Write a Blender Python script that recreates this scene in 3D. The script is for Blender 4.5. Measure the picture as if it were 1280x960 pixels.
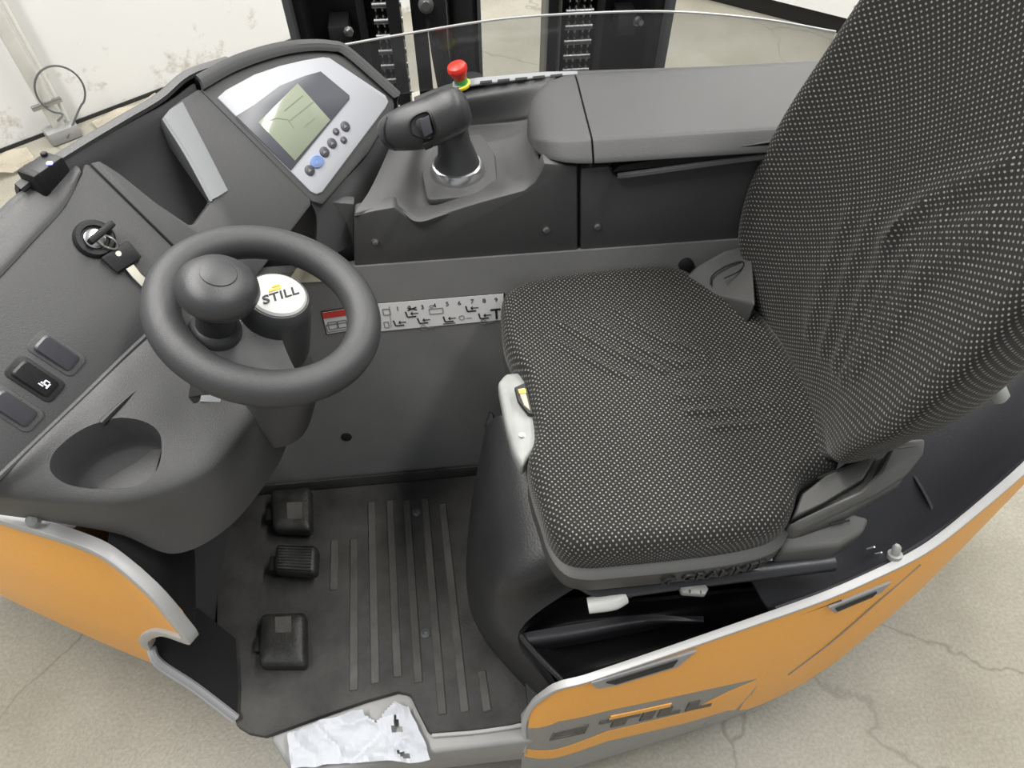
import bpy, bmesh, math, random
from mathutils import Vector, Matrix, noise
random.seed(4)
for o in list(bpy.data.objects): bpy.data.objects.remove(o)
SC = bpy.context.scene
COL = SC.collection
# ------------------------------------------------------------------ camera
F, PITCH, YAW, CH = 880.0, math.radians(52.3), math.radians(6.0), 1.75
FW = Vector((math.sin(YAW)*math.cos(PITCH), math.cos(YAW)*math.cos(PITCH), -math.sin(PITCH)))
RT = Vector((math.cos(YAW), -math.sin(YAW), 0)); UP = RT.cross(FW); CP = Vector((0, 0, CH))
cd = bpy.data.cameras.new('camera'); cam = bpy.data.objects.new('camera', cd); COL.objects.link(cam)
cd.sensor_fit = 'HORIZONTAL'; cd.sensor_width = 36; cd.lens = F/1280*36; cd.clip_start = .02
cam.matrix_world = Matrix.Translation(CP) @ Matrix((RT, UP, -FW)).transposed().to_4x4()
SC.camera = cam
# ------------------------------------------------------------------ light
W = bpy.data.worlds.new('world'); SC.world = W; W.use_nodes = True
W.node_tree.nodes['Background'].inputs[0].default_value = (.93, .96, 1, 1)
W.node_tree.nodes['Background'].inputs[1].default_value = .28
def lamp(name, loc, sx, sy, power, col=(1, .98, .94)):
    l = bpy.data.lights.new(name, 'AREA'); l.shape = 'RECTANGLE'; l.size = sx; l.size_y = sy; l.energy = power; l.color = col
    o = bpy.data.objects.new(name, l); COL.objects.link(o); o.location = loc; return o
lamp('ceiling_lamp', (-1.6, 1.6, 4.6), .5, 5.0, 260)
lamp('ceiling_lamp', (2.0, 1.6, 4.6), .5, 5.0, 190)
lamp('ceiling_lamp', (.2, 4.4, 4.6), 4.0, .5, 250)
SC.view_settings.view_transform = 'Standard'; SC.view_settings.look = 'None'
SC.view_settings.exposure = .33; SC.view_settings.gamma = 1; SC.view_settings.use_curve_mapping = False
# ------------------------------------------------------------------ image ray helpers (points on known planes of the truck)
def ray(px, py): return FW + RT*((px-640)/F) - UP*((py-480)/F)
def Z(px, py, z): d = ray(px, py); return CP + d*((z-CH)/d.z)
def Y(px, py, y): d = ray(px, py); return CP + d*(y/d.y)
def PL(px, py, p0, n): d = ray(px, py); return CP + d*((p0-CP).dot(n)/d.dot(n))
def interp(tab, x):
    if x <= tab[0][0]: return tab[0][1]
    for (a, b), (c, d) in zip(tab, tab[1:]):
        if x <= c: return b+(d-b)*(x-a)/(c-a)
    return tab[-1][1]
# ------------------------------------------------------------------ materials
def nd(nt, t, **kw):
    n = nt.nodes.new(t)
    for k, v in kw.items(): setattr(n, k, v)
    return n
def mat(name, col, rough=.5, metal=0, bump=0, bscale=300, var=0, vscale=6, spec=.5, trans=0, alpha=1, coat=0):
    m = bpy.data.materials.new(name); m.use_nodes = True; nt = m.node_tree; b = nt.nodes['Principled BSDF']
    b.inputs['Base Color'].default_value = (*col, 1); b.inputs['Roughness'].default_value = rough; b.inputs['Metallic'].default_value = metal
    b.inputs['Specular IOR Level'].default_value = spec; b.inputs['Transmission Weight'].default_value = trans; b.inputs['Alpha'].default_value = alpha
    b.inputs['Coat Weight'].default_value = coat
    tc = nd(nt, 'ShaderNodeNewGeometry')
    if bump:
        n = nd(nt, 'ShaderNodeTexNoise'); n.inputs['Scale'].default_value = bscale; n.inputs['Detail'].default_value = 2
        nt.links.new(tc.outputs['Position'], n.inputs['Vector'])
        bp = nd(nt, 'ShaderNodeBump'); bp.inputs['Strength'].default_value = bump; bp.inputs['Distance'].default_value = .002
        nt.links.new(n.outputs['Fac'], bp.inputs['Height']); nt.links.new(bp.outputs['Normal'], b.inputs['Normal'])
    if var:
        n = nd(nt, 'ShaderNodeTexNoise'); n.inputs['Scale'].default_value = vscale; n.inputs['Detail'].default_value = 6; n.inputs['Roughness'].default_value = .65
        nt.links.new(tc.outputs['Position'], n.inputs['Vector'])
        r = nd(nt, 'ShaderNodeValToRGB'); r.color_ramp.elements[0].position = .3; r.color_ramp.elements[1].position = .7
        r.color_ramp.elements[0].color = tuple(c*(1-var) for c in col)+(1,); r.color_ramp.elements[1].color = tuple(min(1, c*(1+var)) for c in col)+(1,)
        nt.links.new(n.outputs['Fac'], r.inputs['Fac']); nt.links.new(r.outputs['Color'], b.inputs['Base Color'])
    return m
M = dict(
    dash=mat('dash_plastic', (.070, .070, .072), .55, bump=.35, bscale=900, var=.08, vscale=400),
    console=mat('console_plastic', (.062, .062, .063), .5, bump=.3, bscale=900),
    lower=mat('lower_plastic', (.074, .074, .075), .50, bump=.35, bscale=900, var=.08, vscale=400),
    wallg=mat('footwell_plastic', (.18, .18, .178), .5, bump=.2, bscale=700, var=.06, vscale=15),
    seatpl=mat('seat_plastic', (.062, .062, .060), .55, bump=.2, bscale=800),
    armpl=mat('seat_arm_plastic', (.095, .095, .092), .5, bump=.2, bscale=800),
    black=mat('black_plastic', (.012, .012, .013), .5, bump=.15, bscale=500),
    dark=mat('dark_plastic', (.024, .024, .025), .5, bump=.3, bscale=300, var=.2, vscale=9),
    tub=mat('tub_plastic', (.030, .031, .036), .38, bump=.15, bscale=350),
    rubber=mat('mat_rubber', (.044, .043, .041), .72, bump=.4, bscale=260, var=.55, vscale=9),
    strip=mat('tread_rubber', (.075, .072, .066), .75, bump=.4, bscale=300, var=.3, vscale=16),
    pedal=mat('pedal_rubber', (.022, .022, .021), .5, bump=.4, bscale=200, var=.6, vscale=30),
    wheel=mat('wheel_rubber', (.050, .051, .053), .42, bump=.3, bscale=1200),
    knob=mat('knob_plastic', (.042, .043, .045), .36, bump=.2, bscale=1100),
    orange=mat('orange_paint', (.98, .44, .06), .42, var=.03, vscale=120),
    silver=mat('silver_paint', (.30, .30, .295), .42, var=.05, vscale=20),
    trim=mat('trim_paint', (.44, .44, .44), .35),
    trimg=mat('trim_grey', (.30, .30, .31), .4),
    handlem=mat('handle_grey', (.27, .28, .29), .4, bump=.2, bscale=700),
    white=mat('white_plastic', (.56, .57, .55), .4),
    ltgrey=mat('light_grey_plastic', (.27, .28, .268), .45, var=.1, vscale=30),
    panelw=mat('display_face', (.44, .45, .48), .4),
    bezel=mat('display_bezel', (.085, .090, .105), .3),
    lcd=mat('display_glass', (.30, .33, .25), .12),
    lcdl=mat('display_segment', (.235, .262, .19), .2),
    btn=mat('button_grey', (.06, .06, .07), .4),
    bluem=mat('button_blue', (.18, .30, .62), .4),
    label=mat('label_white', (.72, .72, .72), .35),
    redl=mat('label_red', (.62, .03, .02), .4),
    ink=mat('ink', (.012, .012, .012), .5),
    inkg=mat('ink_grey', (.22, .22, .22), .5),
    gold=mat('logo_yellow', (.80, .45, .04), .4),
    decal=mat('decal_grey', (.27, .265, .25), .45, var=.06, vscale=30),
    decalt=mat('decal_text', (.075, .072, .066), .5, var=.3, vscale=60),
    chrome=mat('chrome', (.80, .80, .80), .22, metal=1),
    steel=mat('steel', (.42, .42, .42), .35, metal=1),
    brass=mat('key_steel', (.62, .60, .52), .3, metal=1),
    red=mat('stop_red', (.72, .035, .022), .35),
    green=mat('stop_green', (.05, .42, .08), .45),
    yellow=mat('stop_yellow', (.85, .68, .03), .45),
    mast=mat('mast_paint', (.018, .018, .020), .42, bump=.1, bscale=60),
    mastg=mat('mast_edge', (.10, .105, .11), .4),
    paper=mat('paper', (.54, .56, .60), .7, var=.06, vscale=20),
    pipe=mat('pipe_paint', (.70, .70, .66), .5, var=.1, vscale=8),
    film=mat('plastic_film', (.55, .50, .40), .25, alpha=.5),
    lens=mat('amber_lens', (.75, .68, .55), .1, trans=.4),
    amber=mat('amber', (.85, .42, .08), .3),
    icon=mat('icon_white', (.75, .78, .85), .4),
    litfloor=mat('lit_floor_paint', (.62, .60, .47), .6),  # pale colour painted for lit floor seen through a gap
    blk=mat('black_part_and_shadow', (.006, .006, .006), .6),  # plain black parts and slots, also the painted shadow under the right wall
)
def led_mat():
    m = mat('led', (.5, .5, 1), .3); b = m.node_tree.nodes['Principled BSDF']
    b.inputs['Emission Color'].default_value = (.35, .35, 1, 1); b.inputs['Emission Strength'].default_value = 1.5; return m
M['led'] = led_mat()
def glass_mat():
    m = bpy.data.materials.new('screen_polycarbonate'); m.use_nodes = True; nt = m.node_tree; nt.nodes.remove(nt.nodes['Principled BSDF'])
    out = nt.nodes['Material Output']; t = nd(nt, 'ShaderNodeBsdfTransparent'); t.inputs[0].default_value = (.86, .87, .87, 1)
    g = nd(nt, 'ShaderNodeBsdfGlossy'); g.inputs['Roughness'].default_value = .03
    d = nd(nt, 'ShaderNodeBsdfDiffuse'); d.inputs[0].default_value = (.55, .55, .57, 1)
    fr = nd(nt, 'ShaderNodeFresnel'); fr.inputs[0].default_value = 1.45
    m1 = nd(nt, 'ShaderNodeMixShader'); m2 = nd(nt, 'ShaderNodeMixShader'); m2.inputs[0].default_value = .07
    nt.links.new(fr.outputs[0], m1.inputs[0]); nt.links.new(t.outputs[0], m1.inputs[1]); nt.links.new(g.outputs[0], m1.inputs[2])
    nt.links.new(m1.outputs[0], m2.inputs[1]); nt.links.new(d.outputs[0], m2.inputs[2]); nt.links.new(m2.outputs[0], out.inputs[0]); return m
M['glass'] = glass_mat()
def fabric_mat():
    m = bpy.data.materials.new('dotted_fabric'); m.use_nodes = True; nt = m.node_tree; b = nt.nodes['Principled BSDF']; L = nt.links.new
    b.inputs['Roughness'].default_value = .92; b.inputs['Specular IOR Level'].default_value = .2; b.inputs['Sheen Weight'].default_value = .1
    uv = nd(nt, 'ShaderNodeUVMap'); uv.uv_map = 'UVMap'
    sc = nd(nt, 'ShaderNodeVectorMath', operation='SCALE'); sc.inputs[3].default_value = 1/.0084; L(uv.outputs[0], sc.inputs[0])
    def lattice(off):
        a = nd(nt, 'ShaderNodeVectorMath', operation='ADD'); a.inputs[1].default_value = (off, off, 0); L(sc.outputs[0], a.inputs[0])
        f = nd(nt, 'ShaderNodeVectorMath', operation='FRACTION'); L(a.outputs[0], f.inputs[0])
        s = nd(nt, 'ShaderNodeVectorMath', operation='SUBTRACT'); s.inputs[1].default_value = (.5, .5, 0); L(f.outputs[0], s.inputs[0])
        k = nd(nt, 'ShaderNodeVectorMath', operation='MULTIPLY'); k.inputs[1].default_value = (1, 1, 0); L(s.outputs[0], k.inputs[0])
        l = nd(nt, 'ShaderNodeVectorMath', operation='LENGTH'); L(k.outputs[0], l.inputs[0]); return l.outputs['Value']
    mn = nd(nt, 'ShaderNodeMath', operation='MINIMUM'); L(lattice(0), mn.inputs[0]); L(lattice(.5), mn.inputs[1])
    mr = nd(nt, 'ShaderNodeMapRange'); mr.inputs[1].default_value = .11; mr.inputs[2].default_value = .175; mr.inputs[3].default_value = 1; mr.inputs[4].default_value = 0
    L(mn.outputs[0], mr.inputs[0])
    n = nd(nt, 'ShaderNodeTexNoise'); n.inputs['Scale'].default_value = 240; n.inputs['Detail'].default_value = 2; g = nd(nt, 'ShaderNodeNewGeometry'); L(g.outputs['Position'], n.inputs['Vector'])
    mu = nd(nt, 'ShaderNodeMath', operation='MULTIPLY'); L(mr.outputs[0], mu.inputs[0]); L(n.outputs['Fac'], mu.inputs[1])
    mx = nd(nt, 'ShaderNodeMix', data_type='RGBA'); mx.inputs[6].default_value = (.019, .0186, .0176, 1); mx.inputs[7].default_value = (.42, .41, .38, 1)
    L(mu.outputs[0], mx.inputs[0]); L(mx.outputs[2], b.inputs['Base Color'])
    bp = nd(nt, 'ShaderNodeBump'); bp.inputs['Strength'].default_value = .5; bp.inputs['Distance'].default_value = .001; L(n.outputs['Fac'], bp.inputs['Height']); L(bp.outputs[0], b.inputs['Normal'])
    return m
M['fabric'] = fabric_mat()
def concrete_mat():
    m = bpy.data.materials.new('concrete'); m.use_nodes = True; nt = m.node_tree; b = nt.nodes['Principled BSDF']; L = nt.links.new
    b.inputs['Roughness'].default_value = .42; g = nd(nt, 'ShaderNodeNewGeometry'); P = g.outputs['Position']
    def noi(s, d=5, r=.6):
        n = nd(nt, 'ShaderNodeTexNoise'); n.inputs['Scale'].default_value = s; n.inputs['Detail'].default_value = d; n.inputs['Roughness'].default_value = r; L(P, n.inputs['Vector']); return n
    n1, n2 = noi(2.2, 7, .65), noi(130, 3, .6)
    r1 = nd(nt, 'ShaderNodeValToRGB'); e = r1.color_ramp.elements; e[0].position = .34; e[0].color = (.29, .272, .222, 1); e[1].position = .66; e[1].color = (.385, .368, .312, 1); L(n1.outputs['Fac'], r1.inputs[0])
    r2 = nd(nt, 'ShaderNodeValToRGB'); e = r2.color_ramp.elements; e[0].position = .3; e[0].color = (.80, .80, .80, 1); e[1].position = .72; e[1].color = (1.10, 1.10, 1.08, 1); L(n2.outputs['Fac'], r2.inputs[0])
    mu = nd(nt, 'ShaderNodeMix', data_type='RGBA', blend_type='MULTIPLY'); mu.inputs[0].default_value = 1; L(r1.outputs[0], mu.inputs[6]); L(r2.outputs[0], mu.inputs[7])
    # hairline cracks
    nz = noi(3, 4, .6); add = nd(nt, 'ShaderNodeMix', data_type='RGBA', blend_type='ADD'); add.inputs[0].default_value = .2; L(P, add.inputs[6]); L(nz.outputs['Color'], add.inputs[7])
    v = nd(nt, 'ShaderNodeTexVoronoi', feature='DISTANCE_TO_EDGE'); v.inputs['Scale'].default_value = 1.15; L(add.outputs[2], v.inputs['Vector'])
    mr = nd(nt, 'ShaderNodeMapRange'); mr.inputs[1].default_value = .0; mr.inputs[2].default_value = .006; mr.inputs[3].default_value = .85; mr.inputs[4].default_value = 0; L(v.outputs['Distance'], mr.inputs[0])
    mk = nd(nt, 'ShaderNodeMath', operation='MULTIPLY'); L(mr.outputs[0], mk.inputs[0]); L(n1.outputs['Fac'], mk.inputs[1])
    mx = nd(nt, 'ShaderNodeMix', data_type='RGBA'); mx.inputs[7].default_value = (.09, .08, .065, 1); L(mk.outputs[0], mx.inputs[0]); L(mu.outputs[2], mx.inputs[6])
    L(mx.outputs[2], b.inputs['Base Color'])
    bp = nd(nt, 'ShaderNodeBump'); bp.inputs['Strength'].default_value = .3; bp.inputs['Distance'].default_value = .003; L(n2.outputs['Fac'], bp.inputs['Height']); L(bp.outputs[0], b.inputs['Normal'])
    return m
M['concrete'] = concrete_mat()
def wall_mat():
    m = bpy.data.materials.new('white_wall_paint'); m.use_nodes = True; nt = m.node_tree; b = nt.nodes['Principled BSDF']; L = nt.links.new
    b.inputs['Roughness'].default_value = .6; g = nd(nt, 'ShaderNodeNewGeometry')
    n = nd(nt, 'ShaderNodeTexNoise'); n.inputs['Scale'].default_value = 7; n.inputs['Detail'].default_value = 8; n.inputs['Roughness'].default_value = .72; L(g.outputs['Position'], n.inputs['Vector'])
    sx = nd(nt, 'ShaderNodeSeparateXYZ'); L(g.outputs['Position'], sx.inputs[0])
    mr = nd(nt, 'ShaderNodeMapRange'); mr.inputs[1].default_value = 0; mr.inputs[2].default_value = .5; mr.inputs[3].default_value = .13; mr.inputs[4].default_value = -.02; L(sx.outputs['Z'], mr.inputs[0])
    ad = nd(nt, 'ShaderNodeMath', operation='ADD'); L(n.outputs['Fac'], ad.inputs[0]); L(mr.outputs[0], ad.inputs[1])
    r = nd(nt, 'ShaderNodeValToRGB'); e = r.color_ramp.elements; e[0].position = .66; e[0].color = (.86, .86, .855, 1); e[1].position = .80; e[1].color = (.50, .46, .39, 1); L(ad.outputs[0], r.inputs[0])
    L(r.outputs[0], b.inputs['Base Color']); return m
M['wall'] = wall_mat()
# ------------------------------------------------------------------ mesh helpers
WO = {}
def V3(p): return p if isinstance(p, Vector) else Vector(p)
def mk(name, bm, m, parent=None, label=None, sharp=38, uvf=None):
    vs = [v.co for v in bm.verts]
    c = Vector(((min(v.x for v in vs)+max(v.x for v in vs))/2, (min(v.y for v in vs)+max(v.y for v in vs))/2, min(v.z for v in vs)))
    if uvf:
        uv = bm.loops.layers.uv.new('UVMap')
        for f in bm.faces:
            for l in f.loops: l[uv].uv = uvf(l.vert.co)
    for v in bm.verts: v.co -= c
    me = bpy.data.meshes.new(name); bm.to_mesh(me); bm.free()
    for p in me.polygons: p.use_smooth = True
    me.set_sharp_from_angle(angle=math.radians(sharp)); me.materials.append(M[m])
    o = bpy.data.objects.new(name, me); COL.objects.link(o); WO[o] = c
    if parent: o.parent = parent; o.location = c-WO[parent]
    else: o.location = c
    if label: o['label'] = label
    return o
def empty(name, loc, label, cat):
    o = bpy.data.objects.new(name, None); COL.objects.link(o); o.location = loc; WO[o] = V3(loc); o['label'] = label; o['category'] = cat; o.empty_display_size = .1; return o
def tag(o, label, cat): o['label'] = label; o['category'] = cat; return o
def struct(o, label=None):
    o['kind'] = 'structure'
    if label: o['label'] = label
    return o
def bev(bm, off, seg=3, ang=30):
    if off <= 0: return bm
    bm.normal_update()
    es = [e for e in bm.edges if len(e.link_faces) == 2 and e.calc_face_angle(0) > math.radians(ang)]
    bmesh.ops.bevel(bm, geom=es, offset=off, offset_type='OFFSET', segments=seg, profile=.5, affect='EDGES', clamp_overlap=True); return bm
def fixn(bm): bmesh.ops.recalc_face_normals(bm, faces=bm.faces); return bm
def slab(pts, vec, bevel=0, seg=3, bm=None):
    bm = bm or bmesh.new(); vec = V3(vec); a = [bm.verts.new(V3(p)) for p in pts]; b = [bm.verts.new(V3(p)+vec) for p in pts]; n = len(pts)
    bm.faces.new(a); bm.faces.new(b[::-1])
    for i in range(n): bm.faces.new((a[i], b[i], b[(i+1) % n], a[(i+1) % n]))
    fixn(bm); return bev(bm, bevel, seg)
def box(c, s, bevel=0, ax=None, seg=2):
    ax = ax or (Vector((1, 0, 0)), Vector((0, 1, 0)), Vector((0, 0, 1))); c = V3(c)
    q = [c+ax[0]*(i*s[0]/2)+ax[1]*(j*s[1]/2)-ax[2]*(s[2]/2) for i, j in ((-1, -1), (1, -1), (1, 1), (-1, 1))]
    return slab(q, ax[2]*s[2], bevel, seg)
def rpoly(pts, r, n=5):
    out = []; N = len(pts); pts = [V3(p) for p in pts]
    for i in range(N):
        p, a, b = pts[i], pts[i-1], pts[(i+1) % N]; d1, d2 = (a-p), (b-p)
        rr = min(r, d1.length*.45, d2.length*.45); A = p+d1.normalized()*rr; B = p+d2.normalized()*rr
        for k in range(n+1): t = k/n; out.append(A*(1-t)**2+p*(2*t*(1-t))+B*t*t)
    return out
def CR(P, n, closed=False):
    P = [V3(p) for p in P]; N = len(P); out = []
    if N == 2 and not closed: return [P[0].lerp(P[1], i/(n-1)) for i in range(n)]
    segs = N if closed else N-1
    for i in range(n):
        t = i/n*segs if closed else i/(n-1)*segs
        k = min(int(t), segs-1); f = t-k
        g = (lambda j: P[j % N]) if closed else (lambda j: P[j] if 0 <= j < N else (P[0]*2-P[1] if j < 0 else P[-1]*2-P[-2]))
        a, b, c, d = g(k-1), g(k), g(k+1), g(k+2)
        out.append((b*2+(c-a)*f+(a*2-b*5+c*4-d)*f*f+(b*3-a-c*3+d)*f**3)*.5)
    return out
def grid(rows, thick=0, bm=None, toward=None):
    """closed shell from a grid of points; thick is measured away from the visible side"""
    bm = bm or bmesh.new(); nr, nc = len(rows), len(rows[0])
    N = [[None]*nc for _ in range(nr)]; tot = Vector()
    for i in range(nr):
        for j in range(nc):
            du = rows[i][min(j+1, nc-1)]-rows[i][max(j-1, 0)]; dv = rows[min(i+1, nr-1)][j]-rows[max(i-1, 0)][j]
            n = du.cross(dv); n = n.normalized() if n.length > 1e-12 else Vector((0, 0, 0)); N[i][j] = n; tot += n
    mid = rows[nr//2][nc//2]; s = 1 if tot.dot((toward or CP)-mid) > 0 else -1
    A = [[bm.verts.new(p) for p in r] for r in rows]
    def quad(a):
        for i in range(nr-1):
            for j in range(nc-1):
                q = []
                for v in (a[i][j], a[i][j+1], a[i+1][j+1], a[i+1][j]):
                    if all((v.co-w.co).length > 1e-7 for w in q): q.append(v)
                if len(q) >= 3:
                    try: bm.faces.new(q)
                    except ValueError: pass
    quad(A)
    if thick:
        B = [[bm.verts.new(rows[i][j]-N[i][j]*s*thick) for j in range(nc)] for i in range(nr)]; quad(B)
        ring = [(0, j) for j in range(nc)]+[(i, nc-1) for i in range(1, nr)]+[(nr-1, j) for j in range(nc-2, -1, -1)]+[(i, 0) for i in range(nr-2, 0, -1)]
        for k in range(len(ring)):
            (i, j), (p, q) = ring[k], ring[(k+1) % len(ring)]
            if (A[i][j].co-A[p][q].co).length > 1e-7: bm.faces.new((A[i][j], A[p][q], B[p][q], B[i][j]))
    fixn(bm); return bm
def net(ctrl, nu, nv):
    rows = [CR(r, nu) for r in ctrl]
    cols = [CR([rows[i][j] for i in range(len(rows))], nv) for j in range(nu)]
    return [[cols[j][i] for j in range(nu)] for i in range(nv)]
def patch(ctrl, nu=24, nv=24, thick=.006): return grid(net(ctrl, nu, nv), thick)
def loft(loops, cap0=True, cap1=True, bm=None, closed=True):
    bm = bm or bmesh.new(); R = [[bm.verts.new(V3(p)) for p in l] for l in loops]; n = len(loops[0])
    for a, b in zip(R, R[1:]):
        for i in range(n): bm.faces.new((a[i], a[(i+1) % n], b[(i+1) % n], b[i]))
    if cap0: bm.faces.new(R[0][::-1])
    if cap1: bm.faces.new(R[-1])
    fixn(bm); return bm
def frame(n):
    n = V3(n).normalized(); u = n.cross(Vector((0, 1, 0))) if abs(n.y) < .9 else n.cross(Vector((1, 0, 0)))
    u.normalize(); return u, n.cross(u), n
def lathe(o, axis, prof, seg=32, bm=None, sq=1, cap=True):
    u, v, n = frame(axis); o = V3(o)
    return loft([[o+n*h+u*(r*math.cos(a))+v*(r*sq*math.sin(a)) for a in (2*math.pi*k/seg for k in range(seg))] for r, h in prof], cap, cap, bm)
def tube(P, r, seg=10, closed=False, bm=None, n=None):
    P = CR(P, n, closed) if n else [V3(p) for p in P]; N = len(P); loops = []; u = None
    for i in range(N):
        t = (P[(i+1) % N]-P[i-1]) if closed else (P[min(i+1, N-1)]-P[max(i-1, 0)]); t.normalize()
        if u is None: u = frame(t)[0]
        u = (u-t*u.dot(t)).normalized(); w = t.cross(u); rr = r(i/(N-1)) if callable(r) else r
        loops.append([P[i]+u*(rr*math.cos(a))+w*(rr*math.sin(a)) for a in (2*math.pi*k/seg for k in range(seg))])
    if closed: loops.append(loops[0])
    b = loft(loops, not closed, not closed, bm)
    if closed: bmesh.ops.remove_doubles(b, verts=b.verts, dist=1e-6); fixn(b)
    return b
def text(body, o, ex, ey, size, ext=.0004, shear=0, sx=1, align='LEFT', off=0):
    c = bpy.data.curves.new('t', 'FONT'); c.body = body; c.size = 1; c.align_x = align; c.resolution_u = 3; c.offset = off
    t = bpy.data.objects.new('t', c); COL.objects.link(t); dg = bpy.context.evaluated_depsgraph_get(); dg.update()
    me = bpy.data.meshes.new_from_object(t.evaluated_get(dg)); bpy.data.objects.remove(t); bpy.data.curves.remove(c)
    bm = bmesh.new(); bm.from_mesh(me); bpy.data.meshes.remove(me); ex = V3(ex).normalized(); ey = V3(ey).normalized(); nz = ex.cross(ey); o = V3(o)
    bmesh.ops.solidify(bm, geom=bm.faces, thickness=.001)
    zs = max(v.co.z for v in bm.verts); 
    for v in bm.verts:
        x, y = v.co.x*sx+v.co.y*shear, v.co.y
        v.co = o+ex*(x*size)+ey*(y*size)+nz*(ext if v.co.z > zs-.0005 else -.0003)
    return fixn(bm)
def join(bms):
    out = bmesh.new()
    for b in bms:
        me = bpy.data.meshes.new('j'); b.to_mesh(me); out.from_mesh(me); b.free(); bpy.data.meshes.remove(me)
    return out
def flat(pts, nrm, h=.0006): return slab(pts, V3(nrm).normalized()*h)
def carve(o, cutter):
    """boolean subtract, applied at once; the cutter is discarded"""
    me = bpy.data.meshes.new('c'); fixn(cutter).to_mesh(me); cutter.free(); c = bpy.data.objects.new('c', me); COL.objects.link(c)
    if o.parent: c.location = (0, 0, 0)
    md = o.modifiers.new('b', 'BOOLEAN'); md.object = c; md.operation = 'DIFFERENCE'; md.solver = 'EXACT'
    dg = bpy.context.evaluated_depsgraph_get(); dg.update(); nm = bpy.data.meshes.new_from_object(o.evaluated_get(dg)); o.modifiers.clear()
    old = o.data; nm.name = old.name; o.data = nm; bpy.data.objects.remove(c); bpy.data.meshes.remove(me)
    o.data.set_sharp_from_angle(angle=math.radians(38)); return o
X_, Y_, Z_ = Vector((1, 0, 0)), Vector((0, 1, 0)), Vector((0, 0, 1))
# ------------------------------------------------------------------ the hall
fl = mk('floor', slab([(-7, -3, -.1), (7, -3, -.1), (7, 9, -.1), (-7, 9, -.1)], (0, 0, .1)), 'concrete'); struct(fl, 'worn beige concrete floor with hairline cracks')
A, B, Cc = Z(-260, 290, 0), Z(365, 52, 0), Z(700, -34, 0)
def wall(name, a, b, z0, z1, t, m):
    d = (b-a).normalized(); n = Vector((-d.y, d.x, 0)); return mk(name, slab([a+Z_*z0, b+Z_*z0, b+n*t+Z_*z0, a+n*t+Z_*z0], Z_*(z1-z0)), m)
wl = struct(wall('wall_left', A, B, 0, 3.4, .12, 'wall'), 'scuffed white painted wall behind the truck')
wb = struct(wall('wall_back', B, Cc+(Cc-B)*.2, 0, 3.4, .12, 'wall'), 'white wall seen between the mast columns')
dl = (B-A).normalized(); nl = Vector((dl.y, -dl.x, 0))
struct(wall('baseboard_left', A+nl*.006, B+nl*.006, 0, .016, .006, 'dark'), 'thin dark strip along the foot of the white wall')
d0, d1 = Z(842, -8, .0), Z(1190, 82, .0); dr = (d1-d0).normalized(); nr = Vector((dr.y, -dr.x, 0))
wr = struct(wall('wall_right', d0-dr*.1, d1+dr*1.6, .09, 3.2, .1, 'wall'), 'white panelled wall with a row of rivets')
struct(wall('shadow_strip_right', d0-dr*.1-nr*.03, d1+dr*1.6-nr*.03, 0, .095, .06, 'blk'), 'black strip painting the shadow under the white panelled wall')  # shadow band below the raised wall, painted as a solid black strip
for k in range(9):
    p = d0+dr*(.13+.27*k)+Z_*.15
    mk('rivet', lathe(p, nr, [(.012, -.002), (.012, .003), (.006, .007)], 10), 'steel', wr)
# handle scuffs on the wall are paint marks; a conduit with a foot stands against it
pp = Z(78, 168, 0)+nl*.03
post = empty('wall_conduit', pp, 'white painted conduit post with grey foot against the scuffed wall', 'conduit')
mk('tube', box(pp+Z_*.85, (.05, .03, 1.7), .006, (dl, nl, Z_)), 'pipe', post)
mk('tube', lathe(pp+dl*.045, Z_, [(.008, 0), (.008, 1.7)], 10), 'pipe', post)
mk('foot', box(pp+Z_*.03+nl*.01, (.13, .08, .06), .012, (dl, nl, Z_)), 'silver', post)
mk('bracket', box(pp+Z_*.16+nl*.012, (.12, .02, .02), .004, (dl, nl, Z_)), 'steel', post)
lp = [pp+dl*(.09*math.cos(a)+.07)+nl*.03+Z_*(.20+.10*math.sin(a)) for a in [k*math.pi/8-1.2 for k in range(15)]]
tag(mk('cable', tube([pp+Z_*.02+nl*.05]+lp+[pp+Z_*.1+nl*.05], .004, 6, n=50), 'mastg'), 'thin dark cable looped beside the white conduit post', 'cable')
def film(px, py, w, h, seed, ang, label):
    c = Z(px, py, 0); rows = []
    for i in range(13):
        r = []
        for j in range(17):
            u, v = (j/16-.5)*w, (i/12-.5)*h; x = u*math.cos(ang)-v*math.sin(ang); y = u*math.sin(ang)+v*math.cos(ang)
            r.append(Vector((c.x+x, c.y+y, .012+.05*abs(noise.noise(Vector((x*7+seed, y*7, seed)))))))
        rows.append(r)
    return tag(mk('plastic_sheet', grid(rows, .0015), 'film', sharp=15), label, 'sheet')
film(165, 148, .30, .14, 1.3, .6, 'crumpled clear plastic sheet on the floor beside the conduit foot')
film(-20, 222, .40, .14, 5.1, .6, 'flat piece of plastic film on the floor under the wall, left of the black box')
# ------------------------------------------------------------------ the truck
T = empty('reach_truck', (.1, .8, 0), 'orange and grey sit-on reach truck with dark cab seen from above', 'forklift')
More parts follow.
